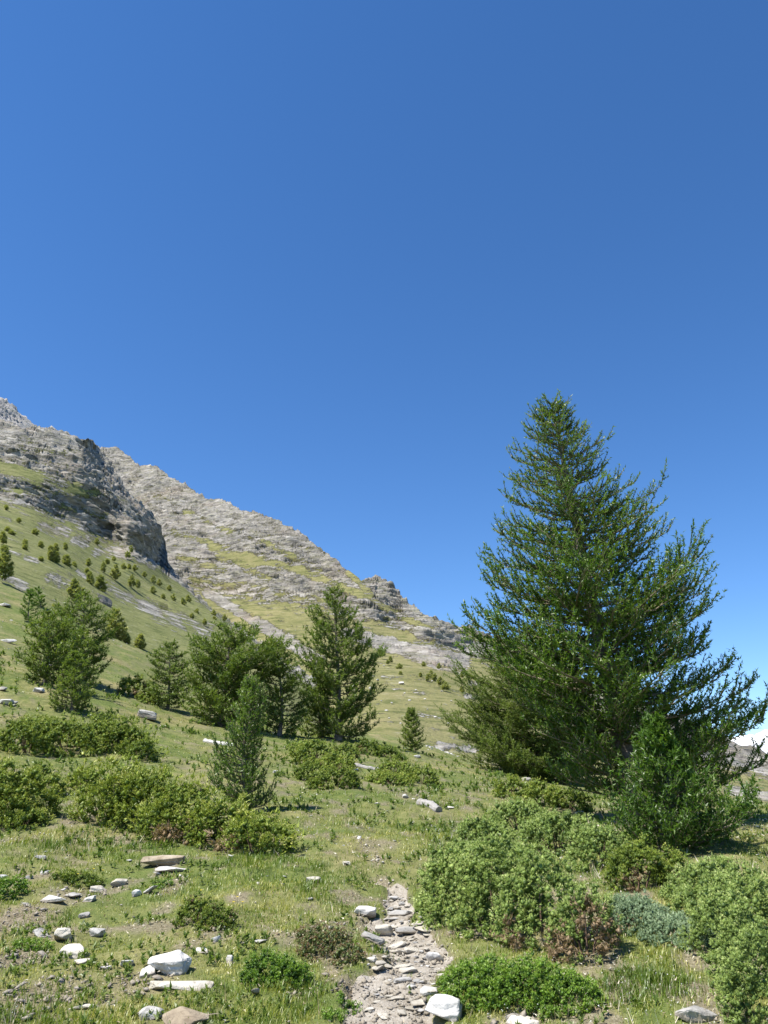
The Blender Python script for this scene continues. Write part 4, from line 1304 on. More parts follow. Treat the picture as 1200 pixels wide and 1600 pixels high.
ptree('larch_tree', 342, 1135, 362, 975, [(975, 352, 378), (1000, 318, 415), (1030, 305, 425), (1060, 295, 420), (1090, 288, 412), (1120, 296, 405), (1135, 325, 370)],
      'wide rounded larch left of the tall pointed larch, showing dark trunk foot', group='larches in the middle distance', n_limb=97, seed=23, lift=0.18, needle=0.116, nb=6, rag=0.62, grow=1.14, round_top=0.4, upturn=0.02, noise_amp=0.22, up=0.2, tint=0.36, mat=M_LARCH_FAR, twig_gap=0.165, width=0.036, seg=0.12)
ptree('larch_tree', 436, 1150, 432, 1002, [(1002, 428, 436), (1030, 405, 458), (1060, 395, 470), (1100, 388, 482), (1130, 392, 485), (1150, 410, 470)],
      'narrow larch squeezed between the rounded larch and the tall pointed one', group='larches in the middle distance', n_limb=81, seed=24, lift=0.18, needle=0.116, nb=6, rag=0.62, grow=1.05, round_top=0.4, upturn=0.02, noise_amp=0.22, up=0.25, tint=0.34, mat=M_LARCH_FAR, twig_gap=0.165, width=0.036, seg=0.12)
ptree('larch_tree', 262, 1108, 266, 1004, [(1004, 262, 270), (1025, 240, 290), (1050, 230, 300), (1080, 228, 300), (1100, 236, 294), (1108, 250, 280)],
      'small bluish green larch standing alone above the grey notched boulder', group='larches in the middle distance', n_limb=69, seed=25, lift=0.12, needle=0.099, nb=6, rag=0.62, grow=1.05, round_top=0.4, upturn=0.02, noise_amp=0.22, up=0.15, tint=0.34, mat=M_LARCH_FAR, twig_gap=0.128, width=0.031, seg=0.1)
ptree('young_larch', 394, 1272, 393, 1068, [(1068, 390, 396), (1095, 376, 414), (1120, 366, 422), (1150, 362, 418), (1180, 352, 420), (1210, 346, 425), (1235, 346, 438), (1255, 358, 440), (1272, 378, 415)],
      'slim young larch with pale bare top shoots rising behind the big left juniper', n_limb=96, seed=26, lift=0.3, needle=0.05, nb=12, up=0.4, tint=0.36, top_tint=0.3, grow=1.2, twig_gap=0.09, width=0.014, shoot_up=0.45, trunk_r=0.03, noise_amp=0.3)
# left group
ptree('larch_tree', 128, 1068, 132, 928, [(928, 126, 140), (955, 100, 160), (985, 92, 166), (1015, 90, 168), (1045, 98, 162), (1068, 118, 145)],
      'taller larch of the left clump, right side dark, below the green hillside', group='larches of the left clump', n_limb=81, seed=31, lift=0.18, mat=M_LARCH_FAR, needle=0.124, nb=6, rag=0.62, grow=1.20, round_top=0.4, upturn=0.02, noise_amp=0.22, tint=0.38, twig_gap=0.150, width=0.036, seg=0.12)
ptree('larch_tree', 68, 1070, 76, 958, [(958, 72, 84), (985, 48, 112), (1010, 36, 118), (1040, 30, 112), (1060, 38, 100), (1070, 55, 85)],
      'broad low larch of the left clump nearest the left edge', group='larches of the left clump', n_limb=77, seed=32, lift=0.18, mat=M_LARCH_FAR, needle=0.124, nb=6, rag=0.62, grow=1.20, round_top=0.4, upturn=0.02, noise_amp=0.22, tint=0.40, twig_gap=0.150, width=0.036, seg=0.12)
ptree('young_larch', 112, 1110, 118, 1020, [(1020, 115, 122), (1045, 98, 138), (1070, 86, 146), (1095, 80, 144), (1110, 92, 134)],
      'small bright larch in front of the left clump', group='larches of the left clump', n_limb=69, seed=33, lift=0.21, mat=M_LARCH_FAR, needle=0.099, nb=6, rag=0.62, grow=1.25, round_top=0.4, upturn=0.02, noise_amp=0.22, tint=0.46, twig_gap=0.112, width=0.029, seg=0.1)
ptree('young_larch', 644, 1174, 642, 1108, [(1108, 640, 645), (1125, 630, 656), (1150, 625, 662), (1168, 628, 662), (1174, 638, 652)],
      'lone dark sapling in the middle of the meadow right of the larch group', n_limb=74, seed=34, lift=0.24, needle=0.099, nb=6, rag=0.62, grow=1.08, upturn=0.02, noise_amp=0.22, tint=0.52, mat=M_LARCH_FAR, twig_gap=0.112, width=0.032, seg=0.1)
ptree('young_larch', 45, 972, 47, 921, [(921, 45, 50), (940, 34, 60), (960, 32, 66), (972, 40, 58)],
      'dark small larch on the left slope above the left clump', n_limb=35, seed=35, needle=0.11, nb=6, tint=0.36, twig_gap=0.25, width=0.035, seg=0.2, limbs=False)
ptree('young_larch', 65, 950, 58, 918, [(918, 52, 62), (932, 44, 72), (946, 48, 74), (950, 58, 70)],
      'low spreading green larch just behind the dark small larch on the slope', n_limb=30, seed=36, needle=0.11, nb=6, tint=0.45, twig_gap=0.25, width=0.035, seg=0.2, limbs=False)

# small larches on the hillside
def hill_tree(bx, by, h, w, label, group, seed, hill, tint=0.35, lab_cat='larch'):
    rr_ = random.Random(seed)
    w *= rr_.uniform(0.9, 1.25)
    rows = [(by - h, bx - w * 0.1, bx + w * 0.1), (by - h * 0.7, bx - w * rr_.uniform(0.25, 0.42), bx + w * rr_.uniform(0.22, 0.4)), (by - h * 0.35, bx - w * 0.5, bx + w * 0.5), (by, bx - w * 0.3, bx + w * 0.3)]
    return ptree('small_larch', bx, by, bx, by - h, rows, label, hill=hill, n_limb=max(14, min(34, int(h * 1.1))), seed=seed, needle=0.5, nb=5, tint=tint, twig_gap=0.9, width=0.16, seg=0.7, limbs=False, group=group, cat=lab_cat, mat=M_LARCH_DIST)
HT = [  # on the green hillside: individual enough to name
    (8, 905, 50, 30, 'big dark larch at the left edge of the green hillside'),
    (117, 936, 30, 30, 'pair-wide olive larch above the left clump on the hillside'),
    (181, 1002, 50, 30, 'narrow grey green larch right of the left clump on the hillside'),
    (158, 926, 26, 20, 'bushy larch above the dark crag on the hillside'),
    (140, 915, 20, 14, 'slender pale larch between two bushier ones on the hillside'),
    (80, 878, 24, 15, 'dark larch, left one of the close pair below the cliff'),
    (88, 881, 18, 12, 'smaller larch, right one of the close pair below the cliff'),
    (104, 885, 18, 13, 'rounded dark larch right of the close pair below the cliff'),
    (181, 905, 22, 18, 'broad cone shaped larch, darkest on the middle of the hillside'),
    (162, 893, 14, 9, 'thin cone larch left of the darkest broad one'),
    (206, 916, 17, 13, 'bushy small larch right of the darkest broad cone on the hillside'),
    (220, 1015, 22, 16, 'soft small larch at the foot of the hillside right of the left clump'),
    (198, 1008, 16, 10, 'tiny larch beside the narrow grey green one'),
]
for i, (bx, by, h, w, lab) in enumerate(HT):
    hill_tree(bx, by, h, w, lab, 'larches on the green hillside', 200 + i, HILL_LD, tint=0.5 + 0.12 * (i % 3))
MARKS_HILL = [(160, 945, 'the dark crag'), (245, 955, 'the grey slab band'), (8, 885, 'the big left edge larch'), (84, 875, 'the close larch pair'), (181, 897, 'the darkest cone larch'), (206, 912, 'the bushy larch by the cone'), (225, 860, 'the cliff overhang'), (128, 930, 'the left larch clump'), (345, 965, 'the right end of the hillside'), (30, 800, 'the grassy foot of the cliff'), (92, 826, 'the small outcrop'), (270, 900, 'the gully mouth')]
HS = [(88, 860, 10, 8), (102, 858, 9, 7), (64, 855, 8, 6), (40, 852, 8, 8), (39, 858, 6, 7), (64, 876, 5, 6), (139, 883, 9, 8), (152, 850, 9, 6), (215, 918, 12, 8), (240, 910, 10, 9), (249, 914, 9, 7), (239, 926, 9, 9), (271, 939, 10, 9),
      (286, 945, 10, 8), (265, 922, 7, 8), (294, 940, 10, 9), (308, 959, 7, 9), (334, 962, 8, 8), (351, 969, 8, 7), (335, 969, 5, 5), (193, 888, 7, 7), (202, 888, 6, 6), (211, 890, 7, 6), (178, 875, 5, 5), (168, 880, 6, 5), (116, 886, 7, 7),
      (136, 897, 8, 7), (85, 955, 8, 9), (5, 848, 16, 10), (12, 830, 6, 9), (55, 834, 7, 9), (18, 835, 5, 8), (200, 870, 8, 12), (226, 900, 6, 6), (255, 935, 6, 6), (320, 975, 7, 7), (300, 965, 6, 6), (30, 815, 5, 6), (10, 795, 5, 7), (205, 862, 9, 6)]
for i, (bx, by, h, w) in enumerate(HS):
    hill_tree(bx, by + 1, h + 1, w + 1, where('tiny sapling', bx, by, MARKS_HILL), 'larch saplings dotted on the green hillside', 300 + i, HILL_LD, tint=0.7)
FS = [(674, 1060, 12, 9), (662, 1040, 5, 5), (688, 1069, 10, 10), (696, 1072, 6, 9), (668, 1063, 9, 5), (657, 1058, 6, 4), (610, 1034, 8, 6), (598, 1024, 8, 8), (624, 1045, 7, 8), (686, 1044, 7, 5), (722, 1057, 7, 6), (606, 1036, 4, 5), (626, 1055, 5, 6),
      (695, 1076, 6, 14), (679, 1063, 10, 7), (722, 1080, 6, 6)]
for i, (bx, by, h, w) in enumerate(FS):
    hill_tree(bx, by + 1, h + 1, w + 1, where('tiny sapling', bx, by, MARKS_SLOPE), 'larch saplings on the far slope', 400 + i, RIDGE_LD, tint=0.7)
print('larch tris', TRI)

# ------------------------------------------------------------------ junipers, cushions and other low shrubs
SHRUB_TRI = 0
def shrub(name, lobes, label, mat, cat='juniper', group=None, seed=1, clump=10.0, sprig=1.0, nb=6, per=26, upw=0.5, tint=0.5, dead=0.0, dead_at=None, stems=True, flat=1.0, spike=0.0, wid=0.33):
    """lobes: (px, py_foot, half width px, height px[, depth factor]); each is a mound of plumes,
    each plume a little cone of pointed sprigs"""
    global SHRUB_TRI
    rg = np.random.default_rng(seed)
    p0 = hit(lobes[0][0], lobes[0][1])
    root = thing(name, p0, label, cat, group)
    SP, SA, SL, STI, SD = [], [], [], [], []
    CV, CD, CTI = [], [], []
    wood = []
    for lb in lobes:
        px, py, hw, hh = lb[:4]
        dep = lb[4] if len(lb) > 4 else 0.8
        f = hit(px, py)
        k = mpp(f)
        rx, rz = hw * k, hh * k
        ry = rx * dep
        c = f + np.array([0, ry * 0.95, 0.0])
        rx = max(rx - 0.35 * clump * k, 0.4 * rx)
        goal = py - hh + 0.75 * clump
        tt_ = np.linspace(0, 1, 25)
        def top_px(rz_, ry_):
            """highest pixel row of a mound of that height and depth on the slope"""
            best = 1e9
            for sg in (-1, 1):
                yy = f[1] + 0.95 * ry_ + sg * ry_ * np.sqrt(1 - tt_ ** 2.2)
                zz = ground_z(np.full(25, f[0]), yy) + rz_ * tt_
                best = min(best, float(np.min(800 - F * ((zz - EYE) * CT - yy * ST) / (yy * CT + (zz - EYE) * ST))))
            return best
        for _ in range(8):
            if top_px(0.25 * hh * k, ry) >= goal or ry < 0.2 * rx:
                break
            ry *= 0.8
        c = f + np.array([0, ry * 0.95, 0.0])
        lo_, hi_ = 0.2 * hh * k, 1.3 * hh * k
        for _ in range(14):
            rz = 0.5 * (lo_ + hi_)
            if top_px(rz, ry) < goal:
                hi_ = rz
            else:
                lo_ = rz
        cl = 1.2 * clump * k
        area = 2.6 * rx * ry + 3.0 * rz * 0.5 * (rx + ry)
        n = int(1.75 * area / (cl * cl))
        th = rg.uniform(0, 2 * math.pi, n)
        cz = rg.uniform(0.0, 1.0, n) ** 1.05
        cr = np.sqrt(1 - cz ** 2.2)
        bumpy = 1 + 0.24 * fbm(np.cos(th) * 1.7 + seed, np.sin(th) * 1.7, cz * 2.2, 3, seed) + rg.normal(0, 0.05, n)
        shell = rg.uniform(0.80, 1.04, n)
        gx = c[0] + rx * cr * np.cos(th) * bumpy * shell
        gy = c[1] + ry * cr * np.sin(th) * bumpy * shell
        gz = ground_z(gx, gy) + rz * np.maximum(0.02, cz * bumpy * shell) * flat
        Pc = np.stack([gx, gy, gz], 1)
        nrm = unit(np.stack([np.cos(th) * cr / rx, np.sin(th) * cr / ry, np.maximum(cz, 0.12) / max(rz, 0.05)], 1))
        ax = unit(nrm * 0.75 + np.array([0, 0, upw]) + rg.normal(0, 0.22, (n, 3)))
        plen = cl * rg.uniform(0.6, 1.4, n) * (1 + spike * (rg.uniform(size=n) < 0.12) * 1.5)
        dd = np.zeros(n)
        if dead_at is not None:
            for (qx, qy, qr) in dead_at:                          # brown patches where the sprays have died
                rxx, ryy, rzz = [float(v) for v in ray(qx, qy)]
                yy = c[1] - 0.75 * ry
                q = np.array([rxx / ryy * yy, yy, EYE + rzz / ryy * yy])
                dist = np.linalg.norm((Pc - q) * np.array([1, 0.6, 1]), axis=1) / (qr * k)
                dd = np.maximum(dd, (dist + 0.3 * rg.normal(size=n) < 0.9) * 1.0)
        dd = np.maximum(dd, rg.uniform(size=n) < dead)
        # sprigs in each plume
        m = n * per
        PcR, axR, plR, ddR = np.repeat(Pc, per, 0), np.repeat(ax, per, 0), np.repeat(plen, per), np.repeat(dd, per)
        w = unit(rg.normal(size=(m, 3)) + axR * 0.85)
        u = (w * axR).sum(1)
        sp = PcR + w * (plR * 0.46 * rg.uniform(0.72, 1.0, m))[:, None] + axR * (plR * 0.34 * np.maximum(u, 0) * (1 + spike))[:, None]
        sa = unit(w * 0.8 + axR * 0.55 + np.array([0, 0, 0.15]) + rg.normal(0, 0.22, (m, 3)))
        SP.append(sp); SA.append(sa); SD.append(ddR); SL.append(plR * 0.29 * sprig * rg.uniform(0.6, 1.2, m))
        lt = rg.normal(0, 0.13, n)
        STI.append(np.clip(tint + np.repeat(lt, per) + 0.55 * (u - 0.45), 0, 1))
        # the dense heart of each clump, tinted darker to stand for inner shade
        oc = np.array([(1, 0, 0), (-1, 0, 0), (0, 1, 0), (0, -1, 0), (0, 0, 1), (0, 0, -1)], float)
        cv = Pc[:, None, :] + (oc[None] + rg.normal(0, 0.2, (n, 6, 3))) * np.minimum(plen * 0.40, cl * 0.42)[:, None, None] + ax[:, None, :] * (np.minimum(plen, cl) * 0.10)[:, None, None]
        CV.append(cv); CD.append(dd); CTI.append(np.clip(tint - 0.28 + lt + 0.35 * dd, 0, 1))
        if stems:
            for s_ in range(max(3, int(7 * rx / max(rz, 0.15)))):
                a_ = rg.uniform(0, 6.28)
                r_ = rg.uniform(0.2, 0.72)
                e = c + np.array([rx * r_ * math.cos(a_), ry * r_ * math.sin(a_), rz * math.sqrt(max(0, 1 - r_ * r_)) * 0.85])
                b = c + np.array([rx * 0.35 * math.cos(a_) * r_, ry * 0.35 * math.sin(a_) * r_, -0.05])
                t = np.linspace(0, 1, 5)[:, None]
                pp = b * (1 - t) + e * t
                pp[:, 2] = ground_z(pp[:, 0], pp[:, 1]) - 0.03 + (rz * 0.66 * math.sqrt(max(0, 1 - r_ * r_)) + 0.03) * (t[:, 0] ** 0.8)
                wood.append(tube(pp, np.linspace(0.018, 0.005, 5) * min(1.5, max(0.5, rx)), 4))
    P, A, L, T, Dd = [np.concatenate(q) for q in (SP, SA, SL, STI, SD)]
    CV, CD, CTI = np.concatenate(CV), np.concatenate(CD), np.concatenate(CTI)
    octf = np.array([(0, 2, 4), (2, 1, 4), (1, 3, 4), (3, 0, 4), (2, 0, 5), (1, 2, 5), (3, 1, 5), (0, 3, 5)])
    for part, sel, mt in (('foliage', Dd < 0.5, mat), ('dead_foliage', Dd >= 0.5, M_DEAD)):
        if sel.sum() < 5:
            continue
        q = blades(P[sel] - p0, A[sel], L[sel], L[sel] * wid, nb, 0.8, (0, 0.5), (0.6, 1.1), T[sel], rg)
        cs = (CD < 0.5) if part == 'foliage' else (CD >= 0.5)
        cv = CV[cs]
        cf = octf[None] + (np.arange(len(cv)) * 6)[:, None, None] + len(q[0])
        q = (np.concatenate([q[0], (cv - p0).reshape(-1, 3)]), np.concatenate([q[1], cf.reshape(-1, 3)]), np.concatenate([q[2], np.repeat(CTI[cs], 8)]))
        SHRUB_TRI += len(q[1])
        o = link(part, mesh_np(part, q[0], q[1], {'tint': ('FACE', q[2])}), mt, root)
        if part == 'dead_foliage':
            o['label'] = 'brown dead sprays'
    if wood:
        V, Fq = join(wood)
        link('branchwork', mesh_np('branchwork', V - p0, Fq), M_STEM, root, kind='stuff')
    return root

JG = 'low junipers on the meadow'
# left, yellow green
shrub('juniper_bush', [(25, 1178, 55, 55), (85, 1182, 60, 58), (150, 1176, 45, 50), (55, 1160, 60, 40)], 'long low juniper at the left edge below the larch clump', M_JUN_Y, seed=41, group=JG, clump=8, tint=0.46, nb=4, per=16)
shrub('juniper_bush', [(155, 1166, 40, 48), (190, 1182, 40, 52), (215, 1190, 26, 38)], 'dark spiky juniper adjoining the right end of the long low one', M_JUN_Y, seed=42, group=JG, clump=8, tint=0.40, nb=4, per=16, spike=0.5)
shrub('juniper_bush', [(10, 1285, 60, 85), (-30, 1290, 60, 100), (48, 1250, 40, 55), (20, 1300, 40, 40)], 'yellow green juniper cut by the left edge with a bare dark gap', M_JUN_Y, seed=43, group=JG, clump=10, tint=0.52, nb=4, per=18)
shrub('juniper_bush', [(150, 1290, 48, 95), (205, 1302, 60, 100), (265, 1318, 60, 95), (330, 1330, 62, 82), (395, 1340, 56, 70), (120, 1235, 28, 40), (225, 1245, 34, 34)],
      'largest juniper on the left, long spiky mound running down to the right', M_JUN_Y, seed=44, group=JG, clump=10, tint=0.55, spike=0.7, nb=4, per=18, dead_at=[(270, 1318, 26), (350, 1330, 20), (300, 1230, 14)])
shrub('juniper_bush', [(205, 1092, 30, 36), (228, 1100, 18, 20)], 'small reddish tinged juniper between the left clump and the bluish larch', M_JUN_Y, seed=45, group=JG, clump=6, tint=0.5, nb=4, per=16, dead=0.08)
shrub('juniper_bush', [(490, 1200, 40, 46), (528, 1206, 30, 30), (465, 1185, 18, 30)], 'upper central juniper mound below the tall pointed larch', M_JUN_Y, seed=46, group=JG, clump=6.5, tint=0.52, nb=3, per=15)
shrub('juniper_bush', [(485, 1222, 28, 34), (520, 1234, 42, 38)], 'lower olive juniper mound in front of the upper central one', M_JUN_Y, seed=47, group=JG, clump=6.5, tint=0.42, nb=4, per=16, dead=0.03)
shrub('juniper_bush', [(575, 1180, 24, 26), (608, 1186, 24, 22), (540, 1185, 22, 24)], 'flat dark juniper strip at the right foot of the tall pointed larch', M_JUN_Y, seed=48, group=JG, clump=6, tint=0.36, nb=4, per=16, dead=0.03)
shrub('juniper_bush', [(622, 1218, 34, 34), (660, 1226, 32, 30), (612, 1228, 40, 22)], 'flat green juniper right of the pale grey log', M_JUN_Y, seed=49, group=JG, clump=6.5, tint=0.5, nb=3, per=15)
shrub('juniper_bush', [(808, 1248, 32, 38), (850, 1262, 40, 44), (895, 1268, 36, 38)], 'dark yellowish juniper row under the hanging larch branches', M_JUN_Y, seed=50, group=JG, clump=8, tint=0.44, nb=4, per=16)
# right, blue green
shrub('juniper_bush', [(820, 1310, 50, 58), (885, 1340, 65, 75), (950, 1362, 55, 78), (820, 1280, 36, 34), (760, 1325, 50, 50)], 'grey green juniper band behind the biggest right juniper', M_JUN_B, seed=51, group=JG, clump=9, tint=0.44, nb=3, per=19)
shrub('juniper_bush', [(1010, 1392, 56, 82), (1062, 1388, 36, 62)], 'brownish shaded juniper mound at the foot of the bushy young larch', M_JUN_Y, seed=52, group=JG, clump=9, tint=0.42, nb=4, per=18, dead_at=[(1000, 1385, 24)])
shrub('juniper_bush', [(720, 1452, 60, 140, 0.9), (790, 1470, 80, 165, 0.9), (860, 1488, 75, 160, 0.9), (930, 1508, 62, 130, 0.9), (690, 1430, 36, 100), (770, 1385, 70, 75)],
      'biggest juniper on the right, pale blue green with a brown dead base, above the cushion', M_JUN_B, seed=53, group=JG, clump=10.5, tint=0.52, nb=4, per=18, dead_at=[(935, 1470, 38), (880, 1490, 36), (800, 1475, 26), (925, 1420, 18), (965, 1500, 24)])
shrub('juniper_bush', [(1010, 1462, 60, 58, 1.0), (1070, 1480, 55, 52, 1.0), (1110, 1488, 40, 44), (985, 1440, 40, 45)], 'creeping grey teal juniper between the two big right junipers', M_JUN_T, seed=54, group=JG, clump=9, tint=0.5, nb=4, per=18)
shrub('juniper_bush', [(1120, 1425, 60, 80, 0.9), (1180, 1470, 60, 115, 0.9), (1150, 1500, 62, 110, 0.9), (1195, 1560, 62, 150, 0.9), (1215, 1620, 62, 170, 0.8), (1160, 1400, 60, 60), (1110, 1450, 50, 70)], 'big juniper cut by the right edge, dark on its lower side', M_JUN_B, stems=False, seed=55, group=JG, clump=10.5, tint=0.47, nb=4, per=18)
# leafy cushions
shrub('cushion_shrub', [(760, 1582, 72, 84, 0.8), (830, 1590, 78, 90, 0.8), (895, 1588, 58, 70, 0.8), (730, 1560, 44, 56)], 'wide bright green leafy cushion right of the trail, below the biggest juniper', M_CUSHION, cat='shrub', seed=61, clump=7.5, nb=4, per=18, upw=0.9, tint=0.50, stems=False, wid=0.55, sprig=1.05)
shrub('cushion_shrub', [(415, 1545, 48, 60), (450, 1548, 36, 50)], 'dark green leafy cushion left of the trail', M_CUSHION, cat='shrub', seed=62, clump=7, nb=4, per=18, upw=0.9, tint=0.36, stems=False, wid=0.5, group='small shrubs on the left')
shrub('cushion_shrub', [(300, 1448, 34, 50), (335, 1455, 30, 44)], 'dark olive juniper mound with white dead tips in the left grass', M_JUN_Y, cat='shrub', seed=63, clump=7, nb=4, per=18, tint=0.40, dead=0.05, group='small shrubs on the left')
shrub('heath_shrub', [(505, 1500, 42, 56), (540, 1512, 26, 40), (480, 1478, 22, 30)], 'green and reddish brown heath shrub on the bank left of the trail', M_RED, cat='shrub', seed=64, clump=7, nb=4, per=16, tint=0.55, wid=0.45, group='small shrubs on the left')
shrub('heath_shrub', [(120, 1388, 34, 24), (95, 1380, 20, 20)], 'low brownish green shrub just under the three yellow flowers', M_JUN_Y, cat='shrub', seed=65, dead=0.1, clump=7, nb=4, per=16, tint=0.25, wid=0.45, stems=False, group='small shrubs on the left')
shrub('heath_shrub', [(5, 1408, 26, 40)], 'green shrub cut by the left edge above the bare bank', M_CUSHION, cat='shrub', seed=66, clump=7, nb=4, per=16, tint=0.4, wid=0.5, stems=False, group='small shrubs on the left')
shrub('cushion_shrub', [(545, 1590, 22, 26), (520, 1596, 20, 20)], 'small green cushion at the bottom edge on the left lip of the trail', M_CUSHION, cat='shrub', seed=67, clump=6, nb=4, per=16, tint=0.42, wid=0.5, stems=False, group='small shrubs on the left')
shrub('heath_shrub', [(255, 1390, 16, 16)], 'tiny bright shrub right of the tilted grey flake', M_CUSHION, cat='shrub', seed=68, clump=6, nb=4, per=16, tint=0.5, wid=0.5, stems=False, group='small shrubs on the left')
shrub('cushion_shrub', [(45, 1488, 30, 22), (28, 1484, 18, 16)], 'bright green leafy tuft on the bare bank left of the cream boulders', M_CUSHION, cat='shrub', seed=69, clump=6.5, nb=4, per=16, tint=0.56, wid=0.6, stems=False, group='small shrubs on the left')
print('shrub tris', SHRUB_TRI)

# ------------------------------------------------------------------ grass and herbs
def grass():
    rg = np.random.default_rng(99)
    NT = 78000
    u = rg.uniform(0, 1, NT)
    d0, d1, e = 2.5, 60.0, 0.75
    d = (d0 ** -e + u * (d1 ** -e - d0 ** -e)) ** (-1 / e)
    a = rg.uniform(R(-33), R(33), NT)
    x, y = d * np.sin(a), d * np.cos(a)
    lim = np.interp(a, CREST_AZ, CREST[:, 2]) * 1.1
    bare, tr = bare_mask(x, y), trail_mask(x, y)
    stone = np.zeros(NT, bool)
    for fx, fy, ra, rb in FOOT:
        stone |= ((x - fx) / ra) ** 2 + ((y - fy + 0.02) / (rb + 0.035)) ** 2 < 1
    keep = ~stone & (d < lim) & (rg.uniform(size=NT) > np.maximum(bare * 0.8, thin(x, y) * 0.85)) & (rg.uniform(size=NT) > tr * 0.985)
    x, y, d = x[keep], y[keep], d[keep]
    n = len(x)
    g = green_mask(x, y)
    dryn = fbm(x * 0.7, y * 0.7, 0, 3, 41)
    dryf = fbm(x * 3.1, y * 3.1, 0, 3, 43)
    tint = 0.53 + 0.42 * dryn + 0.48 * dryf + rg.normal(0, 0.17, n) - 0.34 * g - 0.08 * sstep(9, 16, d)
    hgt = (0.020 + 0.026 * rg.uniform(size=n) ** 1.6) * np.clip(0.85 + 0.8 * g + 0.6 * fbm(x * 1.3, y * 1.3, 0, 2, 45) + 0.6 * fbm(x * 4.5, y * 4.5, 0, 2, 46), 0.4, 2.0) * np.clip(d / 6, 0.8, 2.0) ** 0.45
    wid = np.maximum(0.0038, d * 0.00072)
    nb = 6
    X, Y, H, W, T, DD = [np.repeat(q, nb) for q in (x, y, hgt, wid, tint, d)]
    m = len(X)
    sc = np.clip(DD / 6, 0.8, 3) * 0.022
    X = X + rg.normal(0, 1, m) * sc
    Y = Y + rg.normal(0, 1, m) * sc
    Z = ground_z(X, Y) - 0.005
    H = H * rg.uniform(0.45, 1.25, m)
    th = rg.uniform(0, 6.28, m)
    ln = rg.uniform(0.15, 0.9, m) * H
    P0 = np.stack([X, Y, Z], 1)
    lean = np.stack([np.cos(th), np.sin(th), 0 * th], 1)
    sd = np.stack([-np.sin(th + rg.normal(0, 0.6, m)), np.cos(th), 0 * th], 1) * (W / 2)[:, None]
    mid = P0 + lean * (ln * 0.35)[:, None] + np.array([0, 0, 1.0]) * (H * 0.6)[:, None]
    tip = P0 + lean * ln[:, None] + np.array([0, 0, 1.0]) * (H * rg.uniform(0.75, 1.0, m))[:, None]
    T = np.clip(T + rg.normal(0, 0.12, m), 0, 1)
    near = DD < 11
    V5 = np.stack([P0[near] - sd[near], P0[near] + sd[near], mid[near] + sd[near] * 0.75, mid[near] - sd[near] * 0.75, tip[near]], 1)
    k = V5.shape[0]
    b = np.arange(k)[:, None] * 5
    F5 = np.concatenate([b + [0, 1, 2], b + [0, 2, 3], b + [3, 2, 4]], 1).reshape(-1, 3)
    far = ~near
    V3 = np.stack([P0[far] - sd[far] * 1.2, P0[far] + sd[far] * 1.2, tip[far]], 1)
    F3 = np.arange(V3.shape[0] * 3).reshape(-1, 3) + k * 5
    V = np.concatenate([V5.reshape(-1, 3), V3.reshape(-1, 3)])
    Fc = np.concatenate([F5, F3])
    tt = np.concatenate([np.repeat(T[near], 3), T[far]])
    link('grass', mesh_np('grass', V, Fc, {'tint': ('FACE', tt)}), M_GRASS, kind='stuff')
    print('grass tris', len(Fc))
grass()

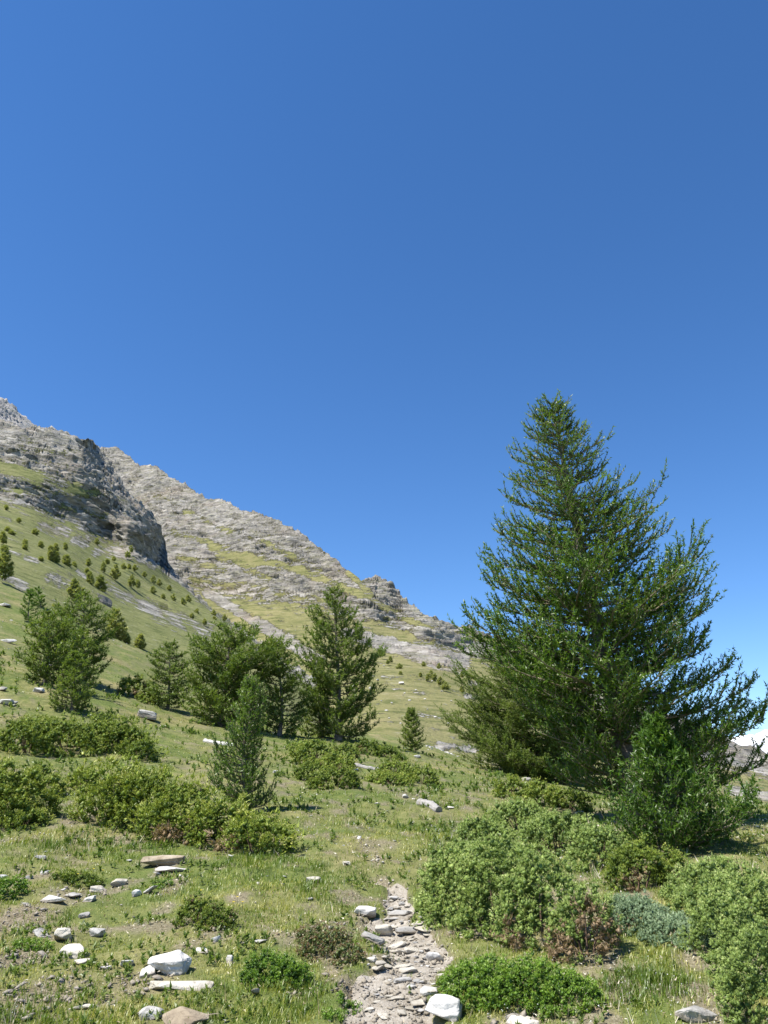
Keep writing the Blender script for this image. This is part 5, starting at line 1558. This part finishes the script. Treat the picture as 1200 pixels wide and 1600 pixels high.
def herbs():
    """low leafy herbs woven through the turf"""
    rg = np.random.default_rng(123)
    N = 17000
    d = 3.0 * np.exp(rg.uniform(0, 2.4, N))
    a = rg.uniform(R(-33), R(33), N)
    x, y = d * np.sin(a), d * np.cos(a)
    den = fbm(x * 1.1, y * 1.1, 0, 3, 71) + 0.5 * fbm(x * 4, y * 4, 0, 2, 72) + 0.35 * green_mask(x, y)
    keep = (den > 0.10) & (rg.uniform(size=N) > trail_mask(x, y) * 0.97) & (rg.uniform(size=N) > 0.5 * bare_mask(x, y))
    x, y, d = x[keep], y[keep], d[keep]
    n = len(x)
    P = np.stack([x, y, ground_z(x, y) + 0.01], 1)
    A = unit(np.array([0, 0, 1.0]) + rg.normal(0, 0.3, (n, 3)))
    L = (0.02 + 0.026 * rg.uniform(size=n)) * np.clip(d / 6, 0.8, 5) ** 0.8
    q = blades(P, A, L, L * 0.42, 11, 1.1, (0, 0.7), (0.5, 1.0), np.clip(0.62 - 0.12 * sstep(9, 16, d) + 0.25 * fbm(x * 2, y * 2, 0, 2, 73) + rg.normal(0, 0.12, n), 0, 1), rg)
    link('ground_cover', mesh_np('ground_cover', q[0], q[1], {'tint': ('FACE', q[2])}), M_HERB, kind='stuff')
    # dry leaves and straw lying in the turf
    N = 26000
    d = 3.4 * np.exp(rg.uniform(0, 1.5, N))
    a = rg.uniform(R(-33), R(33), N)
    x, y = d * np.sin(a), d * np.cos(a)
    keep = rg.uniform(size=N) < np.clip(0.18 + bare_mask(x, y) + 0.6 * thin(x, y), 0, 1) * (1 - 0.8 * trail_mask(x, y))
    x, y, d = x[keep], y[keep], d[keep]
    n = len(x)
    P = np.stack([x, y, ground_z(x, y) + rg.uniform(0.006, 0.03, n)], 1)
    A = unit(np.stack([rg.normal(size=n), rg.normal(size=n), rg.normal(0, 0.25, n)], 1))
    L = rg.uniform(0.010, 0.032, n) * np.clip(d / 6, 0.8, 1.6)
    q = blades(P, A, L, 0.003 + L * 0.15, 2, 0.9, (0, 0.3), (0.7, 1.0), rg.uniform(0, 1, n), rg)
    link('dry_litter', mesh_np('dry_litter', q[0], q[1], {'tint': ('FACE', q[2])}), M_LITTER, kind='stuff')
    # dry seed stalks standing above the turf
    N = 5200
    d = 3.6 * np.exp(rg.uniform(0, 1.7, N))
    a = rg.uniform(R(-33), R(33), N)
    x, y = d * np.sin(a), d * np.cos(a)
    keep = (rg.uniform(size=N) < np.clip(0.45 + 0.9 * fbm(x * 0.8, y * 0.8, 0, 2, 83), 0, 1)) & (trail_mask(x, y) < 0.2)
    x, y, d = x[keep], y[keep], d[keep]
    n = len(x)
    P = np.stack([x, y, ground_z(x, y)], 1)
    A = unit(np.stack([rg.normal(0, 0.35, n), rg.normal(0, 0.35, n), np.ones(n)], 1))
    q = blades(P, A, rg.uniform(0.06, 0.15, n), np.maximum(0.0025, d * 0.0005), 3, 0.25, (0, 0.05), (0.6, 1.0), rg.uniform(0.2, 0.95, n), rg)
    link('dry_stalks', mesh_np('dry_stalks', q[0], q[1], {'tint': ('FACE', q[2])}), M_LITTER, kind='stuff')
    # tiny white blossoms
    N = 5000
    d = 3.6 * np.exp(rg.uniform(0, 1.5, N))
    a = rg.uniform(R(-33), R(33), N)
    x, y = d * np.sin(a), d * np.cos(a)
    keep = (fbm(x * 0.9, y * 0.9, 0, 2, 81) > 0.18) & (trail_mask(x, y) < 0.1)
    x, y, d = x[keep], y[keep], d[keep]
    n = len(x)
    P = np.stack([x, y, ground_z(x, y) + rg.uniform(0.03, 0.075, n)], 1)
    A = np.repeat(np.array([[0, 0, 1.0]]), n, 0)
    L = np.full(n, 0.007) * np.clip(d / 6, 0.8, 1.6)
    q = blades(P, A, L, L * 0.9, 4, 1.6, (0, 0.2), (0.7, 1.0), np.full(n, 0.6), rg)
    link('white_blossom', mesh_np('white_blossom', q[0], q[1], {'tint': ('FACE', q[2])}), M_WHITE, kind='stuff')
herbs()

# ------------------------------------------------------------------ yellow flowers
def flower(px, py, label, group, seed):
    rg = np.random.default_rng(seed)
    p = hit(px, py + 10)
    h = 10 * mpp(p) + 0.015
    root = thing('yellow_flower', p, label, 'flower', group)
    pts = np.array([(0, 0, -0.01), (0.004, 0, h * 0.5), (0, 0.003, h)])
    V, Fq = tube(pts, [0.0016, 0.0014, 0.001], 4)
    link('stem', mesh_np('stem', V, Fq), M_HERB, root)
    Vs, Fs = [], []
    for k in range(8):
        a = k / 8 * 6.28
        c, s = math.cos(a), math.sin(a)
        i = len(Vs)
        r = 0.014
        Vs += [(0, 0.003, h), (r * 0.7 * math.cos(a - 0.32), r * 0.7 * math.sin(a - 0.32) + 0.003, h + 0.004), (r * c, r * s + 0.003, h + 0.006), (r * 0.7 * math.cos(a + 0.32), r * 0.7 * math.sin(a + 0.32) + 0.003, h + 0.004)]
        Fs.append((i, i + 1, i + 2, i + 3))
    link('flower_head', mesh_np('flower_head', np.array(Vs), np.array(Fs), {'tint': ('FACE', rg.uniform(0, 1, len(Fs)))}), M_YELLOW, root)
for i, (px, py, lab) in enumerate([(120, 1370, 'yellow flower, left one of the three above the low cream stone'), (144, 1364, 'yellow flower, highest of the three above the low cream stone'), (159, 1366, 'yellow flower, right one of the three above the low cream stone'),
                                   (370, 1407, 'brightest yellow flower of the three right of the dark olive mound'), (364, 1415, 'yellow flower, lower left of the three right of the dark olive mound'), (378, 1415, 'faint yellow flower, right of the three by the dark olive mound'),
                                   (381, 1524, 'single yellow flower at the left foot of the dark green cushion'), (313, 1396, 'yellow flower on top of the dark olive mound'), (187, 1328, 'single yellow flower in the tall green grass patch')]):
    flower(px, py, lab, 'yellow flowers in the left grass', 500 + i)
